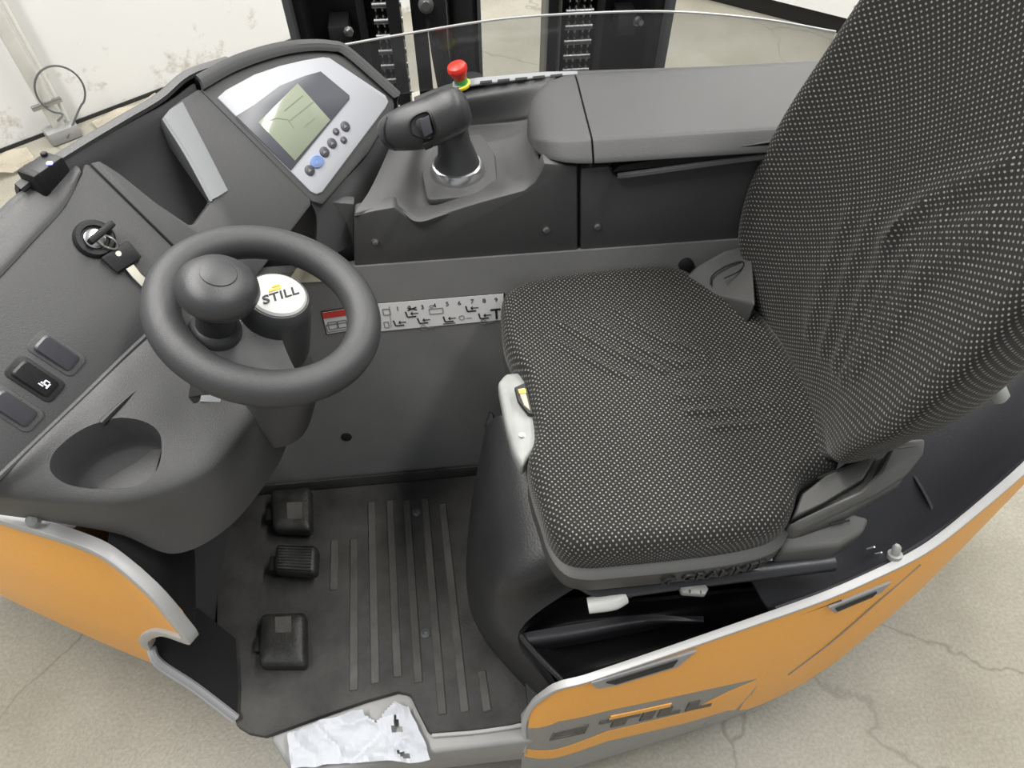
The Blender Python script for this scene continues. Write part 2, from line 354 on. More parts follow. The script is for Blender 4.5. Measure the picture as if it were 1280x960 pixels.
# --- mast
YM = 1.7
def mx(px): return Y(px, 0, YM).x
def column(x0, x1, flip, lab):
    s = -1 if flip else 1; a, b = (x0, x1) if not flip else (x1, x0); h = 2.5
    bm = join([box((a+s*.012, YM+.05, .1+h/2), (.024, .10, h), .003), box(((a+b)/2, YM+.12, .1+h/2), (abs(b-a)-.004, .03, h), .003)])
    c = mk('mast_column', bm, 'mast', T, lab)
    mk('outer_flange', box((a-s*.004, YM-.01, .1+h/2), (.016, .05, h), .003), 'mastg', c)
    mk('inner_rail', box((a+s*.15, YM+.07, .1+h/2), (.02, .07, h), .003), 'mast', c)
    mk('guide_rail', box((b-s*.015, YM+.05, .1+h/2), (.03, .10, h), .003), 'mast', c)
    return c
cl = column(mx(362), mx(498), False, 'black steel mast column carrying the lift chain')
cr = column(mx(686), mx(834), True, 'black steel mast column carrying the second lift chain')
mk('rail_edge', box((mx(700), YM-.012, 1.35), (.006, .012, 2.5), .001), 'steel', cr)
for c, px, pz in ((cl, 415, .93), (cr, 790, .92)):
    x = mx(px); b = mk('stop_bracket', box((x, YM+.05, pz), (.05, .08, .05), .006), 'mast', c)
    mk('stop_bolt', lathe((x+.02, YM+.02, pz+.01), (.3, -1, .2), [(.012, -.03), (.012, .012), (.007, .014), (.007, .03)], 8), 'steel', c)
def chain(px, parent):
    x = mx(px); ch = mk('lift_chain', box((x, YM+.055, 1.1), (.010, .008, 1.6), .001), 'mastg', T, 'oily steel leaf chain')
    z = .36; k = 0
    lk = None
    while z < 1.55:
        if lk is None:
            bm = join([box((x+dx, YM+.04, z), (.007, .022, .030), .005) for dx in (-.026, -.010, .010, .026)]+[lathe((x-.034, YM+.033, z), X_, [(.0075, 0), (.0075, .068)], 10)])
            lk = mk('chain_link', bm, 'steel', ch); base = lk.location.copy()
        else:
            o = lk.copy(); COL.objects.link(o); o.parent = ch; o.location = base+Z_*(z-.36)
        z += .037; k += 1
chain(481, cl); chain(729, cr)
cyl = mk('mast_cylinder', lathe((mx(579), YM+.06, .1), Z_, [(.043, 0), (.043, 2.4)], 32), 'mast', T, 'black hydraulic lift cylinder')
mk('edge_rail', box((mx(599), YM+.03, 1.3), (.008, .03, 2.4), .002), 'mastg', cyl)
hp = mk('hose_plate', box((mx(521), YM+.05, 1.3), (.036, .02, 2.4), .003), 'mast', T)
mk('hose_clamp', box((mx(543), YM+.02, 1.0), (.05, .05, .13), .008), 'mast', hp)
mk('roller_bolt', lathe((mx(532), YM+.0, 1.0), (0, -1, .2), [(.018, 0), (.018, .012), (.010, .014), (.010, .024)], 16), 'steel', hp)
for i, q in enumerate(((538, 560), (548, 585))):
    mk('hydraulic_hose', tube([(mx(q[0]), YM+.02, 1.6), (mx(q[0]), YM+.02, 1.0), (mx(q[0]+6), YM, .8), (mx(q[1]), YM-.04, .55)], .013, 10, n=24), 'mast', T)
# --- clear screen
top = [Y(400, 62, 1.21), Y(500, 44, 1.23), Y(620, 25, 1.25), Y(730, 17, 1.26), Y(840, 15, 1.26), Y(950, 24, 1.25), Y(1044, 40, 1.24)]
bot = [Y(440, 130, 1.21), Y(520, 115, 1.23), Y(620, 105, 1.25), Y(730, 100, 1.26), Y(840, 98, 1.26), Y(950, 96, 1.25), Y(1030, 92, 1.24)]
scr = mk('clear_screen', grid(net([top, [(a+b)/2 for a, b in zip(map(V3, top), map(V3, bot))], bot], 30, 6), .004), 'glass', T, 'clear plastic guard screen')
mk('screen_edge', tube([p+Vector((0, -.001, .001)) for p in top], .0022, 6, n=40), 'trim', scr)
# --- floor pan
ZF = .40
mo = [(295, 908), (310, 917), (331, 921), (400, 896), (458, 876), (497, 865), (512, 868), (520, 885), (536, 917), (590, 913), (640, 906), (664, 899), (690, 885), (655, 850), (630, 800), (618, 700), (625, 560), (390, 580), (300, 600), (270, 700), (270, 800)]
mat_ = mk('floor_mat', slab([Z(x, y, ZF) for x, y in mo], (0, 0, -.02), .006, 2), 'rubber', T, 'scuffed black rubber floor mat with raised strips')
for pts in ([(418, 675), (417, 737)], [(442, 673), (442, 863)], [(464, 627), (469, 854)], [(487, 625), (497, 846)], [(508, 625), (523, 853)], [(531, 623), (553, 893)], [(553, 629), (563, 720), (568, 765), (581, 890)], [(602, 838), (609, 889)]):
    P = [Z(x, y, ZF+.003) for x, y in pts]; d = (P[-1]-P[0]).normalized(); s = Vector((-d.y, d.x, 0))*.0078
    mk('tread_strip', slab([p-s for p in P]+[p+s for p in P[::-1]], (0, 0, -.006), .0015, 1), 'strip', mat_)
for q in ((521, 641), (532, 792)):
    mk('mat_bolt', lathe(Z(*q, ZF), Z_, [(.009, -.002), (.009, .003), (.005, .005), (.004, .002)], 14), 'mastg', mat_)
mk('under_floor', slab([Z(x, y, ZF-.022) for x, y in ((300, 905), (664, 890), (700, 840), (700, 540), (260, 560), (250, 800))], (0, 0, -.04)), 'black', T)
# footwell far wall (leans out)
WN = Vector((0, -.57, .10)).normalized(); WP = Vector((0, .80, .40))
def WL(px, py): return PL(px, py, WP, WN)
fw = mk('footwell_wall', slab([WP+X_*-.60, WP+X_*.62, Vector((.62, .895, .94)), Vector((-.60, .895, .94))], -WN*.02), 'wallg', T, 'grey moulded wall beside the footwell')
mk('kick_strip', slab([WP+X_*-.5+Vector((0, -.004, .002)), WP+X_*.10+Vector((0, -.004, .002)), WP+X_*.10+Vector((0, .0, .03)), WP+X_*-.5+Vector((0, 0, .03))], WN*.004, .001), 'rubber', fw)
mk('hole_plug', lathe(WL(433, 546), WN, [(.011, -.004), (.011, .0015), (.009, .002)], 20), 'blk', fw)
mk('hole_plug', lathe(WL(857, 330), WN, [(.013, -.004), (.013, .008), (.010, .009)], 20), 'black', fw)
# stickers
def sticker(name, c, lab):
    P = [WL(*q)+WN*.0012 for q in c]; o = mk(name, flat([p-WN*.0006 for p in P], WN), 'ink', T, lab)
    m_ = sum(P, Vector())/4; mk('label_face', flat([m_+(p-m_).normalized()*((p-m_).length-.0028) for p in P], WN, .0008), 'label', o); return o, P
ws, P = sticker('warning_label', [(401, 389), (435, 384), (441, 413), (408, 418)], 'small red and white read-the-manual sticker')
ex, ey = (P[1]-P[0]).normalized(), (P[0]-P[3]).normalized(); wd, hg = (P[1]-P[0]).length, (P[0]-P[3]).length
def on(o, u, v): return o+ex*u+ey*v+WN*.0012
O = P[3]
mk('red_band', flat([on(O, wd*.04, hg*.71), on(O, wd*.96, hg*.71), on(O, wd*.96, hg*.96), on(O, wd*.04, hg*.96)], WN), 'redl', ws)
bk = []
def line(o, a, b, w=.0008):
    A_, B_ = on(o, *a), on(o, *b); d = (B_-A_).normalized(); s = WN.cross(d)*w; return flat([A_-s, B_-s, B_+s, A_+s], WN)
for i, (x0, x1, y0, y1) in enumerate(((.16, .48, .22, .52), (.52, .84, .22, .52), (.08, .92, .12, .42))):
    q = [(wd*x0, hg*y0), (wd*x1, hg*y0), (wd*x1, hg*y1), (wd*x0, hg*y1)]
    bk += [line(O, q[k], q[(k+1) % 4]) for k in range(4)]
mk('book_print', join(bk), 'inkg', ws)
il, P = sticker('instruction_label', [(444, 381), (631, 366), (631, 399), (450, 416)], 'white pictogram sticker numbered one to nine')
P[2] = WL(631, 399)+WN*.0012; O = P[3]; ex = (P[2]-P[3]).normalized(); ey = WN.cross(ex).normalized()
def uv_of(px, py): q = WL(px, py)-O; return q.dot(ex), q.dot(ey)
num = []; pic = []; picg = []
for k, (x, y) in enumerate([(497, 385), (512, 384), (528, 383), (543, 381), (559, 379), (574, 378), (590, 376), (605, 375), (620, 374)]):
    u, v = uv_of(x, y); num.append(text(str(k+1), on(O, u, v-.004), ex, ey, .0125, .0003, align='CENTER'))
mk('label_numbers', join(num), 'ink', il)
def fork(x, y, s=.011):
    u, v = uv_of(x, y)
    return [line(O, (u-s, v+s*.5), (u-s*.8, v-s*.6), .0012), line(O, (u-s*.8, v-s*.6), (u+s*.6, v-s*.6), .0012), line(O, (u-s*.2, v), (u+s, v), .0007), line(O, (u-s*.2, v), (u+.1*s, v+s*.3), .0007), line(O, (u-s*.2, v), (u+.1*s, v-s*.3), .0007)]
for q in ((500, 402), (515, 391), (530, 399), (562, 397), (590, 384), (606, 393)): pic += fork(*q)
u, v = uv_of(515, 385); pic += [line(O, (u-.008, v+.003), (u+.008, v-.003), .0011), line(O, (u-.008, v-.003), (u+.008, v+.003), .0011)]
u, v = uv_of(621, 392); pic += [line(O, (u-.011, v+.011), (u+.007, v+.011), .0018), line(O, (u-.001, v+.011), (u-.001, v-.010), .0018)]
u, v = uv_of(562, 402); pic += [line(O, (u-.012, v-.002), (u+.01, v-.002), .0007)]
mk('label_pictograms', join(pic), 'ink', il)
def ring(x, y, r=.005, w=.0005):
    u, v = uv_of(x, y); return [line(O, (u+r*math.cos(a), v+r*math.sin(a)), (u+r*math.cos(a+.8), v+r*math.sin(a+.8)), w) for a in [k*.7854 for k in range(8)]]
for q in ((529, 408), (577, 396), (604, 401)):
    picg += ring(*q); u, v = uv_of(*q); picg += [line(O, (u+.008, v-.002), (u+.018, v-.002), .0006)]
for (x, y, w, h) in ((545, 387, .012, .007), (483, 388, .006, .008), (483, 404, .004, .008), (449, 390, .006, .009)):
    u, v = uv_of(x, y); q = [(u-w, v-h), (u+w, v-h), (u+w, v+h*.6), (u-w, v+h*.6)]; picg += [line(O, q[k], q[(k+1) % 4], .0007) for k in range(4)]
picg += ring(539, 382, .003)
for k in range(9):
    a, b = uv_of(486.5+.3*k, 382+3*k), uv_of(486.5+.3*k+.2, 384+3*k); picg.append(line(O, a, b, .0005))
mk('label_small_print', join(picg), 'inkg', il)
# pedals
def pedal(pts, h, lab, ribs):
    P = rpoly([Z(x, y, ZF+h) for x, y in pts], .012); pc = sum(P, Vector())/len(P); p = mk('pedal', loft([[q+Z_*-.024 for q in P], [q+Z_*-.008 for q in P], [pc+(q-pc)*.95+Z_*-.002 for q in P], [pc+(q-pc)*.84+Z_*.002 for q in P], [pc+(q-pc)*.5+Z_*.004 for q in P]]), 'pedal', T, lab)
    c = sum(P, Vector())/len(P); mk('pedal_arm', box(c+Vector((-.03, 0, -.011-h/2+.004)), (.05, .03, max(h-.01, .014)), .004), 'blk', p)
    a, b, c_, d = [Z(x, y, ZF+h) for x, y in pts]
    for k in range(ribs):
        t = (k+.8)/(ribs+.6); q0, q1 = a.lerp(d, t), b.lerp(c_, t); e = (q1-q0); q0, q1 = q0+e*.12, q1-e*.12; w = (d-a).normalized()*.0016
        mk('pedal_rib', slab([q0-w, q1-w, q1+w, q0+w], (0, 0, .0052)), 'pedal', p)
    return p
pedal([(337, 612), (388, 607), (389, 663), (340, 661)], .045, 'worn rubber pedal nearest the far wall', 0)
pedal([(344, 679), (397, 681), (395, 717), (341, 713)], .05, 'ribbed middle pedal', 9)
pedal([(325, 766), (381, 764), (382, 833), (322, 833)], .03, 'worn rubber pedal nearest the step', 0)
# footwell front wall (below the dashboard) and inner edge
def wear(pts, h, par_): mk('worn_patch', slab([Z(x, y, ZF+h) for x, y in pts], (0, 0, -.003), .0006, 1), 'strip', par_)
pds = [o for o in T.children if o.name.startswith('pedal')]
wear([(358, 628), (378, 627), (377, 648), (359, 649)], .0495, pds[0]); wear([(343, 771), (364, 770), (364, 790), (344, 791)], .0345, pds[2])
# step sill
sy = .275
mk('step_sill', slab([Z(338, 925, .385), Z(372, 960, .385)+Y_*-.02, (-.10, .255, .385), (.10, .255, .385), (.10, .42, .385), (-.40, .42, .385)], (0, 0, -.16), .008, 3), 'silver', T, 'silver grey step sill')
mk('sill_edge', tube([Z(540, 919, .392), Z(600, 914, .392), Z(660, 905, .392)], .004, 8, n=12), 'trim', T)  # paler tube paints the highlight along the sill edge
# --- curved side panels
RT_ = [(-.06, .30), (.04, .283), (.1, .272), (.27, .294), (.5, .327), (.63, .358), (.76, .425), (.9, .515), (1.1, .68), (1.3, .9)]
RZ = [(.045, .47), (.055, .53), (.075, .60), (.10, .645), (.27, .70), (.50, .77), (.63, .82), (.76, .90), (.9, .96), (1.3, 1.1)]
RB = [(-.2, 0), (0, 0), (.05, .007), (.1, .014), (.2, .025), (.35, .034), (.5, .036), (.7, .02), (1.0, 0)]
LT = [(-1.3, .86), (-1.0, .69), (-.9, .635), (-.75, .557), (-.633, .504), (-.497, .458), (-.42, .405), (-.36, .37)]
LB = [(.05, .0), (.3, .03), (.45, .045), (.6, .046), (.75, .03), (.9, 0), (1.1, 0)]
def smooth(tab, x, h=.05): return sum(interp(tab, x+h*k/3)*w for k, w in ((-3, 1), (-2, 2), (-1, 3), (0, 4), (1, 3), (2, 2), (3, 1)))/16
def yR(x, z): return smooth(RT_, x)-interp(RB, interp(RZ, x)-z)
def yL(x, z): return smooth(LT, x)-smooth(LB, z)
def on_surf(px, py, f, y0):
    y = y0
    for _ in range(14): p = Y(px, py, y); y = .5*y+.5*f(p.x, p.z)
    return Y(px, py, y)
def panel(xs, zt, zb, f, nz=14):
    return [[Vector((x, f(x, z), z)) for x in xs for z in [zb(x)+(zt(x)-zb(x))*i/nz]] for i in range(nz+1)]
N_ = 46
xs = [.045+(1.3-.045)*(i/N_)**1.25 for i in range(N_+1)]
sp = mk('side_panel', grid(panel(xs, lambda x: interp(RZ, x), lambda x: .12, yR), .008), 'silver', T, 'curved silver side panel with orange insert beside the seat')
def strip_px(cols, f, y0, lift=.0015, n=5, name='orange_insert', m='orange', parent=None, dense=40):
    rows = []; c = []
    for i in range(dense+1):
        t = i/dense*(len(cols)-1); k = min(int(t), len(cols)-2); u = t-k; a, b = cols[k], cols[k+1]; c.append([a[j]+(b[j]-a[j])*u for j in range(3)])
    for i in range(n+1):
        rows.append([on_surf(x, yt+(yb-yt)*i/n, f, y0) for x, yt, yb in c])
    for r in rows:
        for q in r: q.y -= lift
    return mk(name, grid(rows, .004), m, parent)
def tabR(px): return sorted((lambda p: (p.x, p.z))(on_surf(x, y, yR, .29)) for x, y in px)
def strip_xz(x0, x1, zt, zb, name, m, lift=.0015, n=60, nz=8):
    xx = [x0+(x1-x0)*(i/n)**1.3 for i in range(n+1)]
    rows = [[Vector((x, yR(x, z)-lift, z)) for x in xx for z in [zt(x)+(min(zb(x), zt(x)-.0005)-zt(x))*i/nz]] for i in range(nz+1)]
    return mk(name, grid(rows, .004), m, sp)
bA = tabR([(660, 909), (700, 900), (760, 887), (850, 868), (952, 846)]); xe = bA[-1][0]; ze = bA[-1][1]
bB0 = tabR([(655, 934), (760, 913), (860, 889), (905, 866), (952, 846)]); bB1 = tabR([(655, 944), (760, 925), (860, 902), (920, 884)]); xb = bB1[-1][0]; zb_ = bB1[-1][1]
bAA = bA+[(xe+.004, zb_-.02), (xe+.10, .20), (1.4, .2)]; bBB = bB1+[(xe, zb_-.02), (xe+.01, zb_-.02)]
strip_xz(.056, 1.29, lambda x: interp(RZ, x)-.0055, lambda x: interp(bAA, x), 'orange_insert', 'orange')
strip_xz(bB0[0][0], xe+.002, lambda x: interp(bB0, x), lambda x: interp(bBB, x), 'orange_stripe', 'orange', .0015, 30, 4)
strip_xz(bA[0][0]+.004, xe, lambda x: interp(bA, x)-.001, lambda x: interp(bB0, x)+.001, 'decal_band', 'decal', .001, 30, 4)
def letter(quads, name='logo_letter', m='decalt'):
    bms = []
    for q in quads:
        P = [on_surf(x, y, yR, .28)-Y_*.003 for x, y in q]; bms.append(slab(P, (0, .002, 0)))
    mk(name, join(bms), m, sp)
def par(x0, x1, y0, y1, slope=-.215, sh=-.55):
    # x along the band, y measured down from the baseline
    def pt(x, y): return (x+sh*(y-0)*-1*-1, 921+(x-690)*slope+y)
    return [pt(x0, y0), pt(x1, y0), pt(x1, y1), pt(x0, y1)]
letter([par(688, 732, -7.5, -5.6), par(688, 732, -4.6, -2.7), par(688, 732, -1.8, .1), par(688, 732, 1, 2.8)])
letter([par(746, 796, -8, -5), par(764, 782, -5, 2.5)])
letter([par(800, 816, -8, 2.5)])
letter([par(822, 837, -8, 2.5), par(837, 850, -.5, 2.5)])
letter([par(857, 871, -8, 2.5), par(871, 889, -.5, 2.5)])
letter([par(756, 832, -13, -9)], 'logo_flash', 'orange')
def slot(px, m, name, lift=.003):
    P = [on_surf(x, y, yR, .3)-Y_*lift for x, y in px]; return mk(name, slab(P, (0, .006, 0), .0008, 1), m, sp)
slot([(738, 849), (848, 816), (870, 809), (858, 819), (846, 829), (770, 852), (745, 856)], 'trimg', 'latch_frame', .0062)
slot([(756, 847), (846, 819), (840, 827), (768, 849)], 'blk', 'latch_slot', .0085)
slot([(1034, 755), (1112, 724), (1100, 736), (1042, 762)], 'trimg', 'latch_frame', .0062)
slot([(1042, 755), (1094, 734), (1088, 740), (1044, 758)], 'blk', 'latch_slot', .0085)
seam = [on_surf(x, y, yR, .3)-Y_*.002 for x, y in ((985, 842), (1040, 800), (1095, 752), (1150, 704))]
mk('panel_seam', tube(seam, .0012, 6, n=20), 'decal', sp)
tp = [Vector((x, yR(x, interp(RZ, x))+.004, interp(RZ, x)+.002)) for x in xs]
low = [on_surf(x, y, yR, .28)+Y_*.002 for x, y in ((653, 946), (654, 930), (658, 905))]
def ribbon(xz, f, w, t, lift):
    """flat strip following a path on a side panel, its width lying in the panel surface"""
    P = CR([Vector((x, 0, z)) for x, z in xz], len(xz)*5); L_ = []
    for i, p in enumerate(P):
        d = (P[min(i+1, len(P)-1)]-P[max(i-1, 0)]).normalized(); n = Vector((-d.z, 0, d.x)); a, b = p-n*w*0, p-n*w
        A_, B_ = Vector((a.x, f(a.x, a.z), a.z)), Vector((b.x, f(b.x, b.z), b.z)); k = (B_-A_).normalized(); o_ = Vector((d.x, f(p.x+d.x*.01, p.z+d.z*.01)*100-f(p.x, p.z)*100, d.z)).normalized().cross(k); o_ = -o_ if o_.y > 0 else o_
        L_.append([A_+o_*lift, B_+o_*lift, B_+o_*(lift-t), A_+o_*(lift-t)])
    return bev(loft(L_), .0012, 2, 50)
trm = mk('trim_strip', ribbon([(.048, .30), (.0478, .38), (.0475, .45)]+[(x, interp(RZ, x)+.003) for x in (.058, .078, .10, .14, .2, .27, .36, .45, .55, .63, .70, .76, .83, .9, 1.0, 1.15, 1.28)], yR, .007, .012, .004), 'trim', sp)
p = Z(1118, 697, .80); mk('trim_bolt', lathe(p, (-.1, .3, .9), [(.010, 0), (.010, .008), (.006, .009), (.006, .022), (.003, .026)], 12), 'ltgrey', sp)
p = on_surf(886, 903, yR, .28)-Y_*.001; mk('panel_screw', lathe(p, (0, -1, .1), [(.009, 0), (.008, .002)], 14), 'decal', sp)
# front side panel
xl = [-1.25+(1.25-.424)*i/40 for i in range(41)]
LZ = [(-1.3, .92), (-.8, .91), (-.633, .898), (-.56, .89), (-.497, .875), (-.462, .85), (-.437, .815), (-.428, .78), (-.424, .735)]
LZB = [(-1.3, .12), (-.565, .12), (-.5651, .55), (-.54, .60), (-.50, .645), (-.44, .69), (-.424, .715)]
fp = mk('side_panel', join([grid(panel([-1.25+(1.25-.565)*i/36 for i in range(37)], lambda x: interp(LZ, x), lambda x: .12, yL, 30), .012), grid(panel([-.565+(.565-.428)*i/24 for i in range(25)], lambda x: interp(LZ, x), lambda x: max(.55, interp(LZB, x)), yL, 16), .012)]), 'orange', T, 'curved orange side panel below the cup holder')
ed = [Vector((x, yL(x, interp(LZ, x))-.001, interp(LZ, x)-.006)) for x in [-1.2, -1.0, -.8, -.7, -.633, -.57, -.53, -.497, -.475, -.455, -.44, -.43, -.426, -.425]]+[Vector((x, yL(x, z)-.001, z)) for x, z in ((-.424, .722), (-.430, .708), (-.46, .684), (-.50, .655), (-.53, .622), (-.55, .588), (-.562, .545))]
tl = mk('trim_strip', ribbon([(v.x, v.z+.010) for v in ed[:12]]+[(-.423, .745), (-.4235, .725), (-.430, .706), (-.455, .684), (-.495, .657), (-.525, .625), (-.547, .59), (-.560, .548)], yL, .0145, .018, .006), 'trim', fp)
lowp = [Vector((-.562, yL(-.562, .545), .545)), Z(200, 828, .53), Z(245, 858, .475), Z(296, 897, .41)]
mk('trim_strip', tube(lowp, .006, 8, n=24), 'trimg', fp)
lw = patch([[lowp[0]+Y_*.002, lowp[1], lowp[2], lowp[3]], [lowp[0]+Vector((0, .01, -.16)), lowp[1]+Vector((0, .02, -.16)), lowp[2]+Vector((0, .02, -.12)), lowp[3]+Vector((-.02, .02, -.06))], [lowp[0]+Vector((0, .06, -.4)), lowp[1]+Vector((0, .06, -.38)), lowp[2]+Vector((0, .06, -.33)), lowp[3]+Vector((-.04, .07, -.27))]], 14, 10, .01)
mk('lower_body', lw, 'trimg', T)
jp = CR(ed[7:]+lowp[1:], 60)
mk('entry_jamb', grid([[p+Y_*.006 for p in jp], [p+Vector((-.004, .05, .0)) for p in jp], [p+Vector((-.02, .14, .0)) for p in jp]], .004), 'black', T, 'black inner edge of the entry opening')
fb_ = [Vector((x, smooth(LT, x)+.014, .2)) for x in (-1.25, -1.0, -.8, -.65, -.56)]+[Vector((-.525, .52, .2)), Vector((-.515, .80, .2)), Vector((-.53, 1.2, .2)), Vector((-1.2, 1.2, .2))]
mk('front_body', slab(fb_, (0, 0, .66), .01, 2), 'dash', T, 'dark front body under the dashboard')
p = Vector((-.60, .505, .905)); mk('panel_stud', lathe(Z(44, 650, .905), (.2, -.5, .8), [(.007, 0), (.010, .006), (.007, .013), (.002, .015)], 14), 'ltgrey', T)
# --- dashboard
SL, AZ = math.radians(50), math.radians(40)
DN = Vector((math.sin(SL)*math.cos(AZ), -math.sin(SL)*math.sin(AZ), math.cos(SL))); DP = Z(395, 242, 1.07)
DU = Vector((math.sin(AZ), math.cos(AZ), 0)); DV = DN.cross(DU)   # DU: driver's right, DV: up the slope
def D(px, py, h=0): return PL(px, py, DP+DN*h, DN)
def dslab(name, pts, h0, h1, m, r=0, bevel=.002, parent=T, label=None):
    P = [D(x, y, h1) for x, y in pts]; P = rpoly(P, r) if r else P
    return mk(name, slab(P, -DN*(h1-h0), bevel, 2), m, parent, label)
# key panel
kp = dslab('key_panel', [(-60, 405), (0, 345), (40, 302), (80, 258), (103, 214), (106, 204), (113, 206), (213, 305), (268, 352), (192, 413), (16, 581), (-40, 635), (-120, 560)], -.03, 0, 'dash', 0, .003, T, 'dark dashboard panel with ignition and rocker switches')
hb = patch([[D(-60, 405, .0005), D(0, 346, .0005), D(40, 303, .0005), D(80, 259, .0005), D(102, 215, .0005)],
            [D(-64, 396, .001), D(-4, 337, .001), D(36, 294, .001), D(76, 250, .001), D(100, 212, .001)],
            [D(-70, 366, -.004), D(-2, 312, -.004), D(30, 276, -.004), D(68, 238, -.004), D(98, 209, -.002)],
            [D(-74, 330, -.014), D(-6, 284, -.014), D(24, 255, -.013), D(58, 228, -.011), D(94, 206, -.006)],
            [D(-80, 322, -.034), D(-14, 274, -.034), D(16, 246, -.032), D(52, 222, -.028), D(90, 204, -.02)],
            [D(-88, 345, -.15), D(-26, 292, -.15), D(10, 262, -.15), D(46, 234, -.15), D(86, 214, -.12)]], 26, 24, .006)
mk('panel_shoulder', hb, 'lower', T)
mk('panel_edge', tube([D(270, 350, -.001), D(192, 412, -.001), D(100, 500, -.001), D(16, 580, -.001), D(-30, 624, -.001)], .0042, 8, n=20), 'lower', T)  # lighter tube added for the highlight on the panel's lower bevel
# middle panel with storage recess
mp = [(113, 204), (124, 201), (133, 206), (150, 217), (196, 254), (236, 281), (244, 280), (264, 253), (268, 246), (204, 153), (203, 147), (212, 136), (228, 124), (249, 111), (388, 249), (389, 256), (320, 346), (268, 350), (215, 304)]
mpl = dslab('centre_panel', mp, -.03, .003, 'dash', 0, .002, T, 'dark dashboard panel around the storage recess')
mk('grab_strip', grid([CR([D(203, 149, .004), D(233, 197, .004), D(262, 251, .004)], 14), CR([D(212, 137, .006), D(244, 190, .006), D(272, 246, .006)], 14), CR([D(228, 127, .0035), D(257, 183, .0035), D(285, 238, .0035)], 14)], .003), 'handlem', mpl, 'light grey bevelled strip')
mk('recess_lip', grid([CR([D(203, 148, .004), D(235, 197, .004), D(263, 252, .004)], 14), CR([D(203, 150, -.05), D(235, 199, -.05), D(262, 254, -.05)], 14)], .003), 'handlem', mpl)
rec = patch([[D(50, 222, .0), D(100, 190, .0), D(160, 155, .0), D(212, 128, .0), D(244, 105, 0)],
             [D(66, 228, -.006), D(112, 204, -.007), D(165, 173, -.008), D(215, 146, -.008), D(250, 126, -.01)],
             [D(96, 244, -.022), D(140, 226, -.026), D(190, 202, -.030), D(235, 180, -.034), D(270, 168, -.036)],
             [D(150, 276, -.040), D(190, 264, -.048), D(225, 250, -.058), D(262, 230, -.066), D(300, 214, -.07)],
             [D(205, 315, -.05), D(230, 304, -.06), D(255, 292, -.075), D(285, 268, -.085), D(330, 250, -.085)]], 30, 30, .006)
mk('storage_recess', rec, 'dash', T, 'open dark storage recess')
# outer rim behind the recess
rim = [D(30, 240, -.012), D(60, 216, -.004), D(110, 184, .0), D(160, 154, .0), D(205, 127, .0), D(240, 98, .002), D(290, 80, .004)]
rimo = patch([rim, [p+Vector((-.010, .010, -.002)) for p in rim], [p+Vector((-.028, .024, -.05)) for p in rim], [p+Vector((-.03, .026, -.22)) for p in rim], [p+Vector((-.03, .02, -.6)) for p in rim]], 30, 16, .006)
mk('dash_rim', rimo, 'lower', T, 'rounded outer rim of the dashboard')
# display pod
pod = [(250, 112), (292, 88), (340, 71), (380, 63), (412, 63), (432, 70), (492, 122), (494, 134), (462, 190), (404, 256), (390, 252)]
pd = dslab('display_pod', pod, -.06, .004, 'lower', 0, .004, T, 'dark display housing')
P = [D(x, y, .0035) for x, y in [(252, 112), (293, 89), (340, 72), (380, 64), (412, 64), (431, 71), (491, 123)]]
P1 = [D(x, y, .002) for x, y in [(247, 101), (290, 78), (340, 62), (380, 57), (413, 58), (437, 67), (498, 121)]]
mk('pod_back', grid(net([P, [(a*.35+b*.65)+DN*.003 for a, b in zip(P, P1)], P1, [p+Vector((-.006, .012, -.05)) for p in P1], [p+Vector((0, .02, -.30)) for p in P1]], 30, 18), .006), 'lower', pd)
face = [(272, 122), (283, 112), (318, 93), (350, 82), (380, 75), (404, 71), (412, 72), (482, 119), (486, 127), (482, 135), (403, 240), (396, 243), (388, 239)]
dsp = dslab('display_unit', face, .002, .007, 'panelw', 0, .0015, T, 'white display panel with screen and round buttons')
bz = [(295, 145), (318, 131), (350, 107), (380, 95), (401, 89), (437, 119), (437, 124), (418, 147), (364, 213)]
dslab('screen_bezel', bz, .006, .0082, 'bezel', 0, .0006, dsp)
dslab('screen', [(323, 153), (372, 104), (413, 150), (369, 201)], .007, .0088, 'lcd', 0, .0003, dsp, 'olive green display')
sg = [slab([D(x, y, .0091) for x, y in q], -DN*.0004) for q in ([(355, 138), (378, 119), (378.6, 120), (355.6, 139)], [(362, 150), (391, 127), (391.6, 128), (362.6, 151)], [(380, 158), (393, 147), (393.6, 148), (380.6, 159)], [(337, 150), (346, 147), (346, 148), (337, 151)], [(346, 147), (360, 149), (360, 150), (346, 148)], [(360, 149), (368, 160), (367, 160.6), (359.4, 150)])]
mk('screen_segments', join(sg), 'lcdl', dsp)
def dbtn(px, py, r, m='btn', sq=1, u=1):
    c = D(px, py, .0075); return mk('round_button', loft([[c+DU*(r*k*math.cos(a))+DV*(r*sq*k*math.sin(a))+DN*h for a in (2*math.pi*i/20 for i in range(20))] for k, h in ((1, -.001), (1, .0012), (.85, .0017))]), m, dsp)
bp = [(387, 213, .0080, 'btn', 1), (396, 202, .0125, 'bluem', .75), (405.5, 190, .0080, 'btn', 1), (415, 179, .0080, 'btn', 1), (420, 164.5, .0055, 'btn', 1), (429.5, 175, .0055, 'btn', 1), (431.5, 158, .0080, 'btn', 1)]
for x, y, r, m, s in bp: dbtn(x, y, r, m, s)
gl = []
for x, y, r, m, s in bp:
    c = D(x, y, .0094); k = r*.42
    if m == 'bluem':
        for q in (.35, .6, .85): gl.append(tube([c+DU*(r*q*math.cos(a))+DV*(r*s*q*math.sin(a)) for a in (2*math.pi*i/16 for i in range(16))], .0003, 4, True))
    else: gl.append(slab([c-DU*k-DV*k*.5, c+DU*k-DV*k*.5, c+DV*k], DN*.0003))
mk('button_icons', join(gl), 'inkg', dsp)
